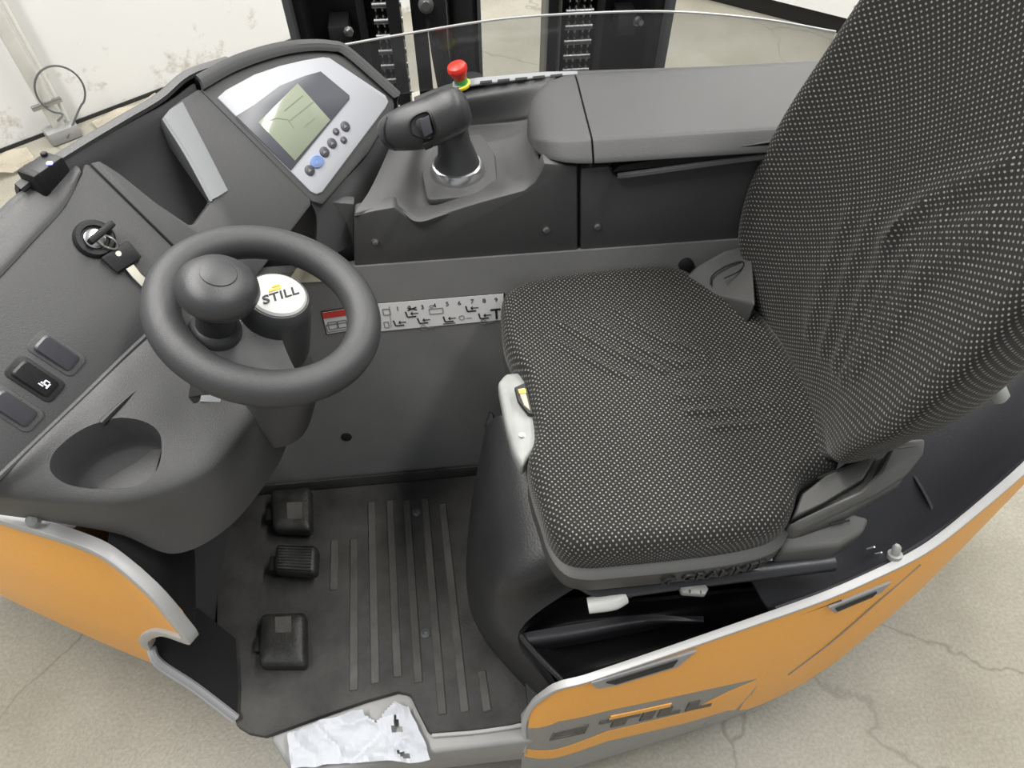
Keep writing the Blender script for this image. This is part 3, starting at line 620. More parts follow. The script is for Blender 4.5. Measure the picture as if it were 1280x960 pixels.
# joint trim between display pod and console
mk('pod_lower', patch([[D(389, 254, -.001), D(430, 225, -.001), D(462, 190, -.001), D(492, 134, -.001)], [D(396, 275, -.015), D(440, 255, -.012), D(470, 205, -.012), D(497, 145, -.012)], [D(394, 330, -.04), D(443, 300, -.05), D(480, 230, -.05), D(505, 160, -.05)]], 20, 12, .006), 'dash', T)
# strut, and a pale patch painting lit floor seen right of the column
mk('dash_strut', slab([Y(x, y, .93) for x, y in ((300, 330), (340, 290), (380, 250), (443, 255), (443, 353), (418, 347), (379, 322), (352, 362), (300, 372))], (0, .02, 0), .003, 2), 'dash', T)
mk('lit_floor_patch', flat([WL(*q)+WN*.001 for q in ((358, 353), (379, 323), (392, 326), (416, 344), (416, 350))], WN, .002), 'litfloor', T, 'pale patch painted as lit floor seen behind the wheel')
# ignition
ig = D(118, 299, 0)
ign = mk('ignition_lock', lathe(ig, DN, [(.0245, 0), (.024, .004), (.021, .008), (.0165, .008), (.0155, .003), (.002, .003)], 32), 'black', T)
mk('lock_face', lathe(ig+DN*.003, DN, [(.0125, -.001), (.0125, .003), (.010, .0045), (.001, .0045)], 24), 'chrome', ign)
# switches
for c, ico in (((71, 442), 0), ((44, 474), 1), ((17, 511), 0)):
    o = D(*c, 0); a = D(c[0]-26, c[1]-17, 0)-D(c[0]+26, c[1]+17, 0); a.normalize(); b = DN.cross(a).normalized()
    q = rpoly([o+a*.030+b*.0155, o-a*.030+b*.0155, o-a*.030-b*.0155, o+a*.030-b*.0155], .009)
    bz_ = mk('rocker_switch', slab([p+DN*.0018 for p in q], -DN*.004, .001, 2), 'black' if ico else 'dash', T, 'black rocker switch with white symbol' if ico else 'blank switch cover')
    q = rpoly([o+a*.024+b*.0115, o-a*.024+b*.0115, o-a*.024-b*.0115, o+a*.024-b*.0115], .006)
    mk('rocker', loft([[p for p in q], [o+(p-o)*.97+DN*(.006+.003*(p-o).dot(a)/.024) for p in q], [o+(p-o)*.85+DN*(.008+.003*(p-o).dot(a)/.024) for p in q]]), 'black' if ico else 'btn', bz_)
    if ico:
        e = o-a*.010+DN*.0085; s = [slab([e+a*x0+b*y0, e+a*x1+b*y0, e+a*x1+b*y1, e+a*x0+b*y1], DN*.0004) for x0, x1, y0, y1 in ((-.005, .004, -.001, .001), (-.001, .005, .002, .0035), (-.006, -.004, -.004, .003), (.000, .002, -.005, .001), (-.004, .001, -.0055, -.004))]
        mk('switch_symbol', join(s), 'icon', bz_)
# --- lower dash bulge with cup holder
ctl = [[(-28, 619, 1.022), (16, 583, 1.038), (100, 501, 1.048), (191, 414, 1.057), (250, 368, 1.052), (300, 372, 1.03), (345, 405, 1.0)],
       [(-27, 620, 1.019), (28, 600, 1.022), (112, 545, 1.028), (196, 480, 1.034), (255, 432, 1.030), (302, 420, 1.012), (342, 440, .992)],
       [(-26, 621, 1.016), (42, 616, 1.006), (128, 588, 1.004), (200, 545, 1.006), (260, 505, 1.002), (306, 470, .994), (338, 472, .985)],
       [(-26, 622, 1.010), (58, 627, .990), (142, 624, .982), (204, 603, .980), (264, 572, .978), (309, 522, .978), (332, 498, .978)],
       [(-26, 625, 1.0), (59, 633, .972), (143, 636, .962), (207, 625, .958), (270, 596, .955), (316, 542, .956), (340, 508, .96)],
       [(-26, 632, .97), (60, 642, .94), (146, 652, .925), (212, 658, .905), (282, 628, .905), (332, 566, .91), (352, 525, .92)],
       [(-26, 640, .92), (62, 652, .90), (150, 668, .88), (220, 692, .85), (290, 655, .85), (345, 585, .855), (362, 545, .87)]]
ctl3 = [[Z(*c) for c in r] for r in ctl]
NB = net([[q+Vector((-.025, .02, -.012)) for q in ctl3[0]]]+ctl3, 56, 60)
bulge = mk('lower_dash', grid(NB, .006), 'lower', T, 'bulging lower dashboard with cup holder')
def bulge_pt(px, py):
    best = None
    for r in NB:
        for q in r:
            d = q-CP; w = d.dot(FW); u, v = 640+F*d.dot(RT)/w, 480-F*d.dot(UP)/w; e = (u-px)**2+(v-py)**2
            if best is None or e < best[0]: best = (e, q)
    d = ray(px, py); q = best[1]; return CP+d*((q-CP).dot(FW)/d.dot(FW))
hole = [(128, 527), (150, 522), (178, 526), (196, 537), (202, 553), (200, 575), (192, 594), (172, 607), (145, 611), (112, 611), (85, 606), (68, 595), (62, 582), (68, 565), (88, 546), (110, 533)]
hl = CR([bulge_pt(*q) for q in hole], 48, True)
hc = sum(hl, Vector())/48
carve(bulge, slab([p+Z_*.05 for p in hl], (0, 0, -.09)))
cup = loft([hl, [p+Z_*-.008+(hc-p)*.01 for p in hl], [hc+(p-hc)*.96+Vector((0, 0, -.045)) for p in hl], [hc+(p-hc)*.93+Vector((0, 0, -.056)) for p in hl], [hc+(p-hc)*.86+Vector((0, 0, -.060)) for p in hl]], False, True)
for f in cup.faces: f.normal_flip()
ch_ = mk('cup_holder', cup, 'dash', T, 'recessed tray in the lower dash')
zc = hc.z-.050
mk('tray_floor', slab([Z(x, y, zc+(p-560)*-.0001) for x, y in ((150, 553), (166, 556), (203, 560), (194, 592), (176, 612), (106, 616), (124, 585)) for p in (y,)], (0, 0, -.012), .002, 2), 'lower', ch_)
sc_ = [bulge_pt(*q)-DN*.0022 for q in ((128, 529), (150, 507), (172, 488), (194, 476))]
mk('tray_channel', tube(sc_, lambda t: .0045*(1-t)+.0006, 8, n=16), 'black', T)
# steering column
sl_ = mk('column_slot', slab([bulge_pt(*q)+Vector((0, 0, .0012)) for q in ((240, 470), (236, 497), (242, 504), (345, 508), (330, 480))], (0, 0, -.004)), 'blk', T)
mk('slot_plate', slab([bulge_pt(*q)+Vector((0, 0, .0022)) for q in ((255, 474), (251, 503), (276, 504), (282, 480))], (0, 0, -.002)), 'handlem', sl_)
WC = Z(335, 388, 1.13); WA = Vector((math.sin(math.radians(21)), -.02, math.cos(math.radians(21)))).normalized()
w1 = (X_-WA*X_.dot(WA)).normalized(); w2 = WA.cross(w1)
def wp(r, a, h=0): return WC+w1*(r*math.cos(a))+w2*(r*math.sin(a))+WA*h
col = loft([CR([Z(x, y, z) for x, y in pts], 32, True) for z, pts in ((.90, [(300, 500), (330, 480), (375, 480), (392, 505), (378, 545), (340, 560), (305, 540)]), (.96, [(295, 480), (325, 452), (375, 452), (398, 480), (385, 520), (345, 535), (305, 520)]), (1.00, [(298, 460), (328, 435), (372, 436), (396, 462), (386, 498), (345, 510), (308, 498)]), (1.04, [(312, 440), (335, 420), (370, 422), (384, 440), (374, 466), (345, 472), (320, 465)]), (1.09, [(318, 410), (338, 395), (368, 396), (384, 410), (376, 434), (350, 442), (324, 435)]))])
mk('steering_column', col, 'console', T, 'dark steering column shroud')
sw = mk('steering_wheel', tube([wp(.1165, 2*math.pi*k/72) for k in range(72)], .0215, 20, True), 'wheel', T, 'small dark textured steering wheel with spinner knob')
def sector(a0, a1, r0, r1, h, t, n=24):
    return grid([[wp(r0+(r1-r0)*i/6, a0+(a1-a0)*j/n, h*math.cos(i/6*1.4)-.004-(.010*math.sin(i/6*math.pi))) for j in range(n+1)] for i in range(7)], t)
mk('spoke_dish', sector(math.radians(150), math.radians(296), .026, .108, .010, .014), 'wheel', sw)
hubc = WC+w1*.008
mk('hub', lathe(hubc, WA, [(.050, -.06), (.046, -.02), (.042, .012), (.0385, .026), (.036, .029)], 40), 'knob', sw)
cap = mk('hub_cap', lathe(hubc, WA, [(.0335, .024), (.0335, .030), (.031, .0325), (.02, .0335), (.001, .034)], 40), 'white', sw, 'white round cap with logo')
cx_ = (w1*math.cos(.62)+w2*math.sin(.62)); cy_ = WA.cross(cx_)
mk('cap_logo', join([text('STILL', hubc+WA*.0343-cx_*.025-cy_*.010, cx_, cy_, .0165, .0003, shear=.35, sx=1.25, off=.015)]), 'ink', sw)
q = hubc+WA*.0343-cx_*.004+cy_*.005
mk('cap_flash', join([slab([q-cx_*.006-cy_*.001, q+cx_*.010-cy_*.001, q+cx_*.012+cy_*.0025, q-cx_*.004+cy_*.0025], WA*.0005), slab([q+cx_*.001+cy_*.004, q+cx_*.011+cy_*.004, q+cx_*.013+cy_*.0065, q+cx_*.003+cy_*.0065], WA*.0005)]), 'gold', sw)
kb = wp(.066, math.radians(216), -.004)
kx = (WA*1+X_*-.02).normalized()
mk('knob_stem', lathe(kb, kx, [(.030, -.006), (.030, .0), (.027, .006), (.0225, .010), (.0215, .044), (.026, .052)], 32), 'knob', sw)
mk('spinner_knob', lathe(kb, kx, [(.024, .048), (.035, .052), (.0415, .060), (.0438, .069), (.0415, .078), (.034, .087), (.022, .0915), (.015, .0925), (.001, .0928)], 48), 'knob', sw)
mk('knob_inlay', lathe(kb, kx, [(.019, .0905), (.0185, .0932), (.0175, .0937), (.0005, .0938)], 40), 'knob', sw)
# --- right console
CY = .90
def C(px, py): return Y(px, py, CY)
seg1 = [(443, 269), (470, 263), (493, 259), (504, 268), (513, 274), (522, 276), (545, 270), (600, 253), (655, 238), (668, 228), (676, 215), (680, 204), (722, 208)]
cp = mk('console_panel', slab([C(x, y) for x, y in seg1]+[C(722, 330), C(443, 353)], (0, .03, 0), .004, 2), 'console', T, 'dark console front with two screws')
cp2 = mk('console_panel', slab([C(x, y) for x, y in [(726, 211), (762, 208), (768, 220), (790, 221), (1000, 196), (1000, 314), (726, 329)]], (0, .03, 0), .004, 2), 'console', T, 'dark console panel under the armrest')
for q, par_ in (((469, 302), cp), ((683, 287), cp), ((747, 283), cp2)):
    mk('panel_screw', lathe(C(*q), -Y_, [(.0065, -.003), (.0065, .002), (.0045, .0035), (.0022, .0035), (.002, .0015)], 14), 'steel', par_)
# console deck around the joystick: rows front to back
deck = [[(443, 270, 1.043), (493, 260, 1.043), (521, 277, 1.028), (560, 267, 1.034), (655, 239, 1.058), (674, 218, 1.075)],
        [(446, 262, 1.048), (494, 252, 1.049), (524, 266, 1.031), (562, 257, 1.036), (654, 229, 1.062), (676, 208, 1.082)],
        [(462, 238, 1.05), (502, 225, 1.05), (528, 232, 1.03), (566, 228, 1.03), (648, 208, 1.045), (672, 190, 1.075)],
        [(478, 205, 1.052), (512, 190, 1.052), (534, 192, 1.03), (572, 192, 1.03), (650, 182, 1.04), (670, 165, 1.08)],
        [(492, 172, 1.054), (522, 164, 1.052), (545, 166, 1.032), (582, 163, 1.03), (655, 154, 1.045), (678, 140, 1.09)],
        [(500, 158, 1.056), (530, 150, 1.056), (552, 152, 1.045), (588, 152, 1.04), (662, 142, 1.06), (686, 130, 1.10)],
        [(512, 138, 1.075), (538, 130, 1.075), (560, 126, 1.08), (592, 124, 1.085), (672, 110, 1.095), (690, 104, 1.105)],
        [(515, 132, 1.078), (540, 124, 1.080), (562, 117, 1.086), (598, 113, 1.090), (676, 101, 1.098), (692, 99, 1.107)],
        [(520, 125, 1.07), (545, 116, 1.075), (566, 108, 1.082), (600, 104, 1.088), (680, 95, 1.096), (696, 96, 1.1)]]
mk('console_deck', patch([[Z(*c) for c in r] for r in deck], 50, 60, .006), 'console', T, 'dark moulded tray around the joystick')
bk_ = [Z(520, 125, 1.07), Z(566, 108, 1.08), Z(600, 104, 1.085), Z(680, 95, 1.093), Z(740, 92, 1.10), Z(1100, 80, 1.10)]
mk('console_back', grid([CR(bk_, 24), CR([p+Z_*-.6+Y_*.03 for p in bk_], 24)], .01), 'console', T)
cv = mk('vent_ledge', slab([Z(x, y, 1.097) for x, y in ((566, 112), (600, 107), (680, 98), (722, 95), (722, 91), (680, 92), (600, 99), (566, 104))], (0, 0, .004), .001, 1), 'handlem', T)
for k in range(5):
    x = 600+22*k; y = 103.5-2.0*k
    mk('vent_slot', slab([Z(a, b, 1.1022) for a, b in ((x, y+1.5), (x+15, y), (x+15, y-3), (x, y-1.5))], (0, 0, .0008)), 'blk', cv)
# emergency stop
eb = Z(590, 108, 1.085)
es = mk('emergency_stop', lathe(Z(588, 106, 1.085), (-.12, -.1, 1), [(.036, -.02), (.032, -.004), (.026, .008), (.0, .009)][:3], 28), 'black', T, 'red mushroom emergency stop with green and yellow collar')
ea = Vector((-.22, -.05, 1)).normalized(); e0 = Z(578, 107, 1.095)
mk('yellow_ring', lathe(e0, ea, [(.0155, 0), (.0155, .004), (.014, .005)], 28), 'yellow', es)
mk('green_collar', lathe(e0, ea, [(.0115, .004), (.0115, .014)], 28), 'green', es)
mk('stop_button', lathe(e0, ea, [(.010, .012), (.0125, .018), (.0155, .026), (.0175, .030), (.0175, .035), (.0155, .039), (.009, .041), (.001, .0415)], 32), 'red', es)
# armrest
def arm(x, k=1, nose=0):
    base = [(.915, 1.111), (.896, 1.113), (.889, 1.117), (.888, 1.122), (.907, 1.139), (.913, 1.1425), (.924, 1.144), (1.0, 1.150), (1.06, 1.155), (1.085, 1.150), (1.098, 1.12), (1.10, 1.06), (1.0, 1.07)]
    cy, cz = .99, 1.10
    return CR([Vector((x, cy+(y-cy)*k, cz+(z-cz)*k)) for y, z in base], 40, True)
xa = Y(738, 170, .92).x
ar = mk('armrest', loft([arm(xa+.003, .985), arm(xa+.006), arm(.4), arm(.66)]), 'console', T, 'long dark armrest lid')
ns = [(xa-.083, .25), (xa-.080, .42), (xa-.072, .62), (xa-.060, .78), (xa-.04, .91), (xa-.02, .97), (xa-.001, .995), (xa, .985)]
mk('armrest_nose', loft([arm(x, k) for x, k in ns]), 'console', T, 'rounded front end of the armrest')
mk('armrest_gap', slab([Y(766, 215, .893), Y(775, 207, .893), Y(1000, 172, .893), Y(1000, 188, .893)], (0, .02, 0)), 'blk', T)
mk('armrest_sill', tube([Y(772, 220, .896), Y(800, 217, .892), Y(900, 203, .892), Y(1000, 190, .892)], .006, 8, n=14), 'console', T)
# joystick
bpz = [(534, 250), (527, 215), (545, 178), (600, 166), (618, 190), (622, 228), (612, 236), (580, 246)]
js = mk('joystick', slab(rpoly([Z(x, y, 1.042) for x, y in bpz], .012), (0, 0, -.012), .003, 2), 'console', T, 'dark joystick with silver collar')
jb = Z(572, 213, 1.042)
mk('silver_collar', lathe(jb, Z_, [(.046, -.002), (.046, .003), (.041, .014), (.038, .015)], 40), 'chrome', js)
grip_axis = [Z(574, 208, 1.055), Y(568, 170, .985), Y(563, 148, .985)]
mk('stick_boot', tube([jb+Z_*.012, jb+Vector((0, .0, .03)), jb+Vector((-.004, .002, .06)), jb+Vector((-.008, .004, .085))], lambda t: .039-.012*min(1, t*1.8), 24, n=10), 'knob', js)
gp = [(477, 170, .016), (483, 169, .024), (498, 164, .031), (520, 158, .036), (545, 150, .036), (565, 140, .035), (578, 134, .030), (585, 132, .018)]
gc = [Y(x, y, .985+.0002*i) for i, (x, y, r) in enumerate(gp)]
ga = (gc[-1]-gc[0]).normalized(); gu = Vector((0, -1, 0)); gu = (gu-ga*gu.dot(ga)).normalized(); gw = ga.cross(gu)
loops = []
for c, (x, y, r) in zip(gc, gp): loops.append([c+gu*(r*.92*math.cos(a))+gw*(r*(1.0 if math.sin(a) > 0 else 1.0)*math.sin(a)) for a in (2*math.pi*k/36 for k in range(36))])
LL = [CR([l[k] for l in loops], 26) for k in range(36)]
mk('grip', loft([[LL[k][i] for k in range(36)] for i in range(26)]), 'knob', js)
def gsurf(px, py, r): 
    d = ray(px, py)
    for t in range(400):
        p = CP+d*(.8+t*.0015)
        for i in range(len(gc)-1):
            s = max(0, min(1, (p-gc[i]).dot(gc[i+1]-gc[i])/(gc[i+1]-gc[i]).length_squared)); q = gc[i].lerp(gc[i+1], s); rr = gp[i][2]+(gp[i+1][2]-gp[i][2])*s
            if (p-q).length < rr: return p
    return Y(px, py, .95)
rp = [gsurf(*q, 0) for q in ((511, 152), (520, 142), (535, 138), (541, 150), (545, 166), (538, 175), (525, 173), (513, 166))]
rc = sum(rp, Vector())/8; rn = (CP-rc).normalized()
mk('thumb_rocker', loft([[p-rn*.004 for p in CR(rp, 32, True)], [p+rn*.003 for p in CR(rp, 32, True)], [rc+(p-rc)*.9+rn*.005 for p in CR(rp, 32, True)], [rc+(p-rc)*.8+rn*.0025 for p in CR(rp, 32, True)], [rc+(p-rc)*.3+rn*.001 for p in CR(rp, 32, True)]]), 'black', js)
mk('thumb_key', slab([gsurf(*q, 0)+rn*.004 for q in ((524, 150), (536, 144), (541, 166), (530, 172))], rn*.005, .0015, 2), 'btn', js)
mk('trigger', slab([gsurf(*q, 0) for q in ((528, 180), (543, 174), (541, 184), (532, 188))], rn*.006, .001, 1), 'black', js)
mk('grip_seam', tube([gsurf(*q, 0)+rn*.0002 for q in ((484, 146), (480, 160), (483, 178), (495, 188))], .0012, 6, n=14), 'black', js)
# --- seat
so = [(627, 378), (640, 362), (675, 350), (740, 341), (800, 335), (845, 336), (872, 350), (905, 372), (940, 385), (985, 440), (1030, 520), (1052, 572), (1030, 590), (1003, 607), (992, 640), (975, 662), (930, 676), (860, 686), (780, 694), (735, 697), (706, 690), (686, 665), (674, 630), (664, 600), (660, 575), (668, 545), (662, 505), (655, 475), (640, 450), (629, 420)]
SZ = .885
sout = CR([Z(x, y, SZ) for x, y in so], 120, True); scn = sum(sout, Vector())/120
def wr(p, lines):
    h = 0
    for pts, amp, wid in lines:
        best = 9; 
        for a, b in zip(pts, pts[1:]):
            ab = b-a; t = max(0, min(1, (p-a).dot(ab)/ab.length_squared)); d = (p-(a+ab*t)).length; best = min(best, d)
        if best < 4*wid: h += amp*math.exp(-(best/wid)**2)
    return h
def zl(pts): return [Vector((Z(x, y, .9).x, Z(x, y, .9).y, 0)) for x, y in pts]
SW = [(zl([(690, 425), (760, 460), (790, 470)]), 0.0052, .0055), (zl([(700, 405), (770, 440), (830, 462)]), 0.0062, .0055), (zl([(735, 395), (800, 435), (850, 455)]), 0.0057, .0055), (zl([(765, 385), (830, 425), (880, 440)]), 0.0052, .0055),
      (zl([(850, 452), (910, 448), (940, 446)]), 0.0052, .0055), (zl([(850, 472), (920, 468), (955, 466)]), 0.0062, .0055), (zl([(850, 494), (930, 490), (965, 486)]), 0.0067, .0055), (zl([(860, 514), (940, 510), (975, 506)]), 0.0067, .0055), (zl([(890, 534), (985, 527)]), 0.0057, .0055)]
loops = []
for s, z in ((.93, .822), (.985, .832), (1.0, .850), (1.003, .868), (.995, .882), (.975, .894), (.945, .902), (.90, .907)): loops.append([scn+(p-scn)*s+Z_*(z-SZ) for p in sout])
NR = 46
for i in range(1, NR):
    s = .90*(1-i/NR); loops.append([scn+(p-scn)*s+Z_*(.907-SZ-.012*(1-(s/.9)**2)) for p in sout])
for l in loops[5:]:
    for p in l: p.z += wr(Vector((p.x, p.y, 0)), SW)
bm = loft(loops, True, True)
shell_o = [scn+(p-scn)*1.0 for p in sout]
def shell_scale(p, s): d = p-scn; return scn+d*s+Vector((0, -.014 if d.y < 0 else 0, 0))*min(1, abs(d.y)/.15)
seat = mk('driver_seat', loft([[shell_scale(p, .93)+Z_*(.795-SZ) for p in sout], [shell_scale(p, .985)+Z_*(.80-SZ) for p in sout], [shell_scale(p, 1.0)+Z_*(.812-SZ) for p in sout], [shell_scale(p, 1.0)+Z_*(.845-SZ) for p in sout], [shell_scale(p, .96)+Z_*(.851-SZ) for p in sout]]), 'seatpl', T, 'black seat with dotted fabric')
mk('seat_cushion', bm, 'fabric', seat, 'dark fabric cushion with pale dots', 60, lambda c: (lambda d: (c.x+d.x*max(0, .888-c.z), c.y+d.y*max(0, .888-c.z)))((Vector((c.x, c.y, 0))-Vector((scn.x, scn.y, 0))).normalized()))
# shell lettering
sh1 = [shell_scale(p, 1.0) for p in sout]
def shell_y(x): return min((abs(p.x-x), p.y) for p in sh1 if p.y < scn.y)[1]
xa0, xb0 = Z(846, 698, .83).x, Z(962, 682, .83).x
q0, q1 = Vector((xa0, shell_y(xa0)-.001, .8155)), Vector((xb0, shell_y(xb0)-.001, .8155)); e_ = (q1-q0).normalized()
lt_ = text('GRAMMER', q0, e_, Z_, .0285, .003, sx=(q1-q0).length/.0285/5.0, off=.02); ytab = sorted((p.x, p.y) for p in sh1 if p.y < scn.y-.12)
for v in lt_.verts: v.co.y += interp(ytab, v.co.x)-(q0.y+(q1.y-q0.y)*(v.co.x-q0.x)/(q1.x-q0.x))-.0005
mk('seat_lettering', lt_, 'black', seat)
qe = q0-e_*.018+Z_*.010
mk('seat_emblem', tube([qe+Vector((0, -.001, 0))+e_*(.009*math.cos(a))+Z_*(.009*math.sin(a)) for a in [k*.6 for k in range(9)]]+[qe, qe+e_*.004], .0022, 6), 'black', seat)
# backrest
def bloop(z, hw, xc, d, fb):
    P = []; cy = .642+.01*(z-.9); nf = interp([(.85, .88), (.93, .87), (.98, .86), (1.03, .90), (1.08, .96), (1.14, 1)], z)
    for a in (-1, -.95, -.80, -.55, -.28, 0, .28, .55, .80, .95, 1):
        P.append(Vector((xc-d*(abs(a)**2.2)+(.026 if abs(a) == 1 else (.004 if abs(a) > .9 else 0)), cy+hw*(nf if a < 0 else 1)*a*(1.0 if abs(a) < 1 else 1.01), z)))
    for a in (.93, .75, .4, 0, -.4, -.75, -.93): P.append(Vector((xc+fb-(.035 if abs(a) > .9 else (.012 if abs(a) > .7 else 0)), cy+hw*(nf if a < 0 else 1)*a, z)))
    return CR(P, 108, True)
zs = [(.850, .120, .528, .01, .05), (.872, .165, .514, .02, .07), (.900, .192, .510, .028, .075), (.925, .212, .510, .03, .08), (.95, .235, .513, .045, .085), (1.0, .248, .518, .055, .09), (1.08, .254, .527, .060, .09), (1.18, .250, .541, .058, .09), (1.28, .240, .557, .050, .09), (1.38, .229, .575, .043, .09), (1.48, .214, .597, .04, .09), (1.56, .19, .617, .03, .08), (1.61, .155, .631, .02, .07), (1.63, .11, .643, .01, .05)]
xct = [(z[0], z[2]) for z in zs]; bl = [bloop(*z) for z in zs]; BL = [CR([l[k] for l in bl], 110) for k in range(108)]
def bwl(pts): return [Vector((0, q.y, q.z)) for q in (PL(x, y, Vector((.513, 0, .95)), Vector((1, 0, -.17))) for x, y in pts)]
BW = [(bwl(p), .0068, .0085) for p in ([(1012, 420), (1040, 340), (1075, 265)], [(1032, 440), (1065, 350), (1105, 265)], [(1052, 458), (1090, 365), (1135, 285), (1170, 250)], [(1068, 470), (1110, 380), (1150, 310), (1200, 268)], [(1085, 465), (1140, 370), (1190, 300), (1270, 262)], [(1120, 440), (1180, 335), (1280, 285)])]+[(bwl([(1115, 300), (1190, 240), (1280, 205)]), .008, .012), (bwl([(1010, 400), (1030, 330)]), .003, .007)]
for k in range(108):
    for i, p in enumerate(BL[k]):
        if p.x < .70: p.x -= wr(Vector((0, p.y, p.z)), BW)
bm = loft([[BL[k][i] for k in range(108)] for i in range(110)])
mk('seat_backrest', bm, 'fabric', seat, 'tall dark backrest with pale dots and creases', 60, lambda c: (c.y+(.85 if c.y > .642 else -.85)*(c.x+wr(Vector((0, c.y, c.z)), BW)-interp(xct, c.z)), c.z))
# hinge covers
def hinge(pts, z, drop, name, m, b=.006): return mk(name, slab([Z(x, y, zz) for x, y, zz in pts], (0, 0, -drop), b, 3), m, seat)
hinge([(985, 650, .845), (1000, 622, .86), (1030, 598, .88), (1065, 572, .895), (1090, 575, .90), (1155, 548, .935), (1157, 560, .925), (1125, 605, .90), (1060, 642, .87), (1000, 665, .85)], .87, .03, 'recliner_cover', 'seatpl')
hinge([(984, 656, .865), (1030, 634, .89), (1075, 612, .91), (1100, 588, .925), (1112, 562, .935), (1125, 549, .945), (1158, 547, .945), (1156, 566, .935), (1135, 592, .915), (1100, 614, .90), (1040, 643, .875), (1000, 662, .86)], .9, .035, 'recliner_arm', 'armpl', .005)
hinge([(990, 648, .872), (1004, 616, .886), (1032, 594, .896), (1070, 572, .905), (1098, 570, .91), (1080, 598, .905), (1030, 628, .89)], .9, .02, 'recliner_plate', 'seatpl', .004)
mk('recliner_groove', tube([Z(x, y, zz+.006) for x, y, zz in ((1022, 598, .897), (1040, 590, .899), (1060, 583, .902), (1078, 574, .905))], .0016, 6, n=12), 'blk', seat)
hinge([(975, 668, .83), (1062, 640, .85), (1088, 648, .845), (1080, 665, .835), (1050, 682, .83), (975, 690, .82)], .84, .05, 'rail_cover', 'armpl')
mk('cover_notch', slab([Z(x, y, .851) for x, y in ((1034, 650), (1038, 657), (1062, 652), (1061, 650), (1040, 653), (1037, 649))], (0, 0, .002)), 'blk', seat)
mk('cover_notch', slab([Z(x, y, .937) for x, y in ((1118, 556), (1122, 562), (1154, 557), (1154, 555), (1124, 559), (1121, 554))], (0, 0, .002)), 'blk', seat)
hinge([(852, 350, .90), (872, 330, .92), (905, 312, .94), (940, 303, .95), (945, 380, .95), (900, 368, .91)], .9, .05, 'recliner_cover', 'seatpl')
mk('recliner_groove', tube([Z(x, y, zz) for x, y, zz in ((888, 355, .915), (890, 345, .92), (905, 334, .93), (925, 327, .938), (930, 331, .94), (922, 340, .936), (905, 348, .928))], .0014, 6, n=24), 'blk', seat)
# front handle
hd = [(622, 478, .87), (632, 466, .872), (655, 464, .876), (660, 478, .88), (662, 495, .882), (670, 520, .882), (675, 545, .88), (672, 556, .878), (660, 572, .872), (653, 584, .868), (648, 578, .866), (640, 560, .866), (632, 530, .866), (627, 505, .868)]
hn = mk('front_handle', slab([Z(*q) for q in hd], (0, 0, -.03), .006, 3), 'ltgrey', seat, 'light grey weight adjustment handle')
mk('gauge_frame', slab([Z(x, y, .889) for x, y in ((643, 484), (656, 478), (660, 488), (667, 518), (660, 517), (647, 500))], (0, 0, -.008), .001, 1), 'black', hn)
mk('gauge_window', slab([Z(x, y, .891) for x, y in ((647, 486), (656, 484), (663, 513), (655, 506))], (0, 0, -.006), .001, 1), 'lens', hn)
mk('gauge_pointer', slab([Z(x, y, .8922) for x, y in ((648, 487), (657, 486), (658, 491), (649, 492))], (0, 0, -.002)), 'amber', hn)
mk('handle_screw', lathe(Z(653, 545, .871), Z_, [(.005, -.006), (.005, .004), (.003, .0045)], 14), 'steel', hn)
# rail, levers
rl = mk('seat_rail', tube([Z(728, 726, .775), Z(760, 736, .77), Z(860, 724, .77), Z(1040, 702, .775)], .014, 12, n=20), 'tub', seat)
mk('slide_rail', slab([Z(x, y, .785) for x, y in ((785, 726), (960, 702), (985, 705), (975, 712), (925, 718), (785, 735))], (0, 0, -.012), .002, 1), 'black', seat)
mk('slide_edge', tube([Z(870, 714, .79), Z(965, 699, .79)], .0022, 6, n=6), 'steel', seat)
lv = mk('slide_lever', tube([Z(735, 757, .76), Z(765, 752, .765), Z(780, 745, .765)], lambda t: .0125-.002*abs(t-.5), 14, n=10), 'white', seat, 'white adjustment lever')
bmesh_ = None
mk('lever_rod', tube([Z(778, 746, .765), Z(793, 740, .77), Z(797, 728, .775), Z(850, 728, .775)], .005, 8, n=16), 'black', seat)
tg = [Z(x, y, .775) for x, y in ((852, 714), (876, 714), (879, 725), (886, 736), (882, 743), (853, 741), (850, 734), (855, 726))]
lg = mk('tilt_lever', slab(tg, (0, 0, -.012), .002, 2), 'ltgrey', seat, 'grey lever marked 0 and 1')
ta = (Z(880, 739, .776)-Z(855, 738, .776)).normalized()
mk('lever_marks', join([text('0', Z(861, 741, .7762), ta, Z_.cross(ta), .007, .0003), text('1', Z(875, 742, .7762), ta, Z_.cross(ta), .007, .0003)]), 'ink', seat)
# --- seat pedestal
ped = [[(640, 520, .80), (668, 560, .80), (690, 620, .80), (712, 670, .80), (760, 700, .80)],
       [(622, 520, .79), (636, 580, .78), (646, 650, .77), (662, 712, .76), (740, 712, .745)],
       [(612, 528, .75), (604, 600, .72), (608, 680, .70), (632, 735, .715), (738, 722, .725)],
       [(606, 540, .65), (592, 620, .60), (590, 700, .60), (612, 760, .62), (648, 792, .62)],
       [(604, 560, .52), (588, 640, .50), (584, 720, .49), (604, 790, .50), (690, 862, .52)],
       [(608, 588, .40), (590, 650, .40), (583, 730, .40), (606, 800, .40), (700, 905, .40)]]
mk('seat_pedestal', patch([[Z(*c) for c in r] for r in ped], 40, 40, .012), 'dark', T, 'scuffed dark moulded pedestal under the seat')
mk('pedestal_core', box((.38, .65, .50), (.46, .38, .32), .02), 'black', T)
mk('bin_floor', slab([(.06, .30, .43), (.5, .345, .43), (.75, .43, .43), (.95, .56, .43), (1.1, .95, .43), (.3, .95, .43), (.06, .5, .43)], (0, 0, -.06)), 'black', T)
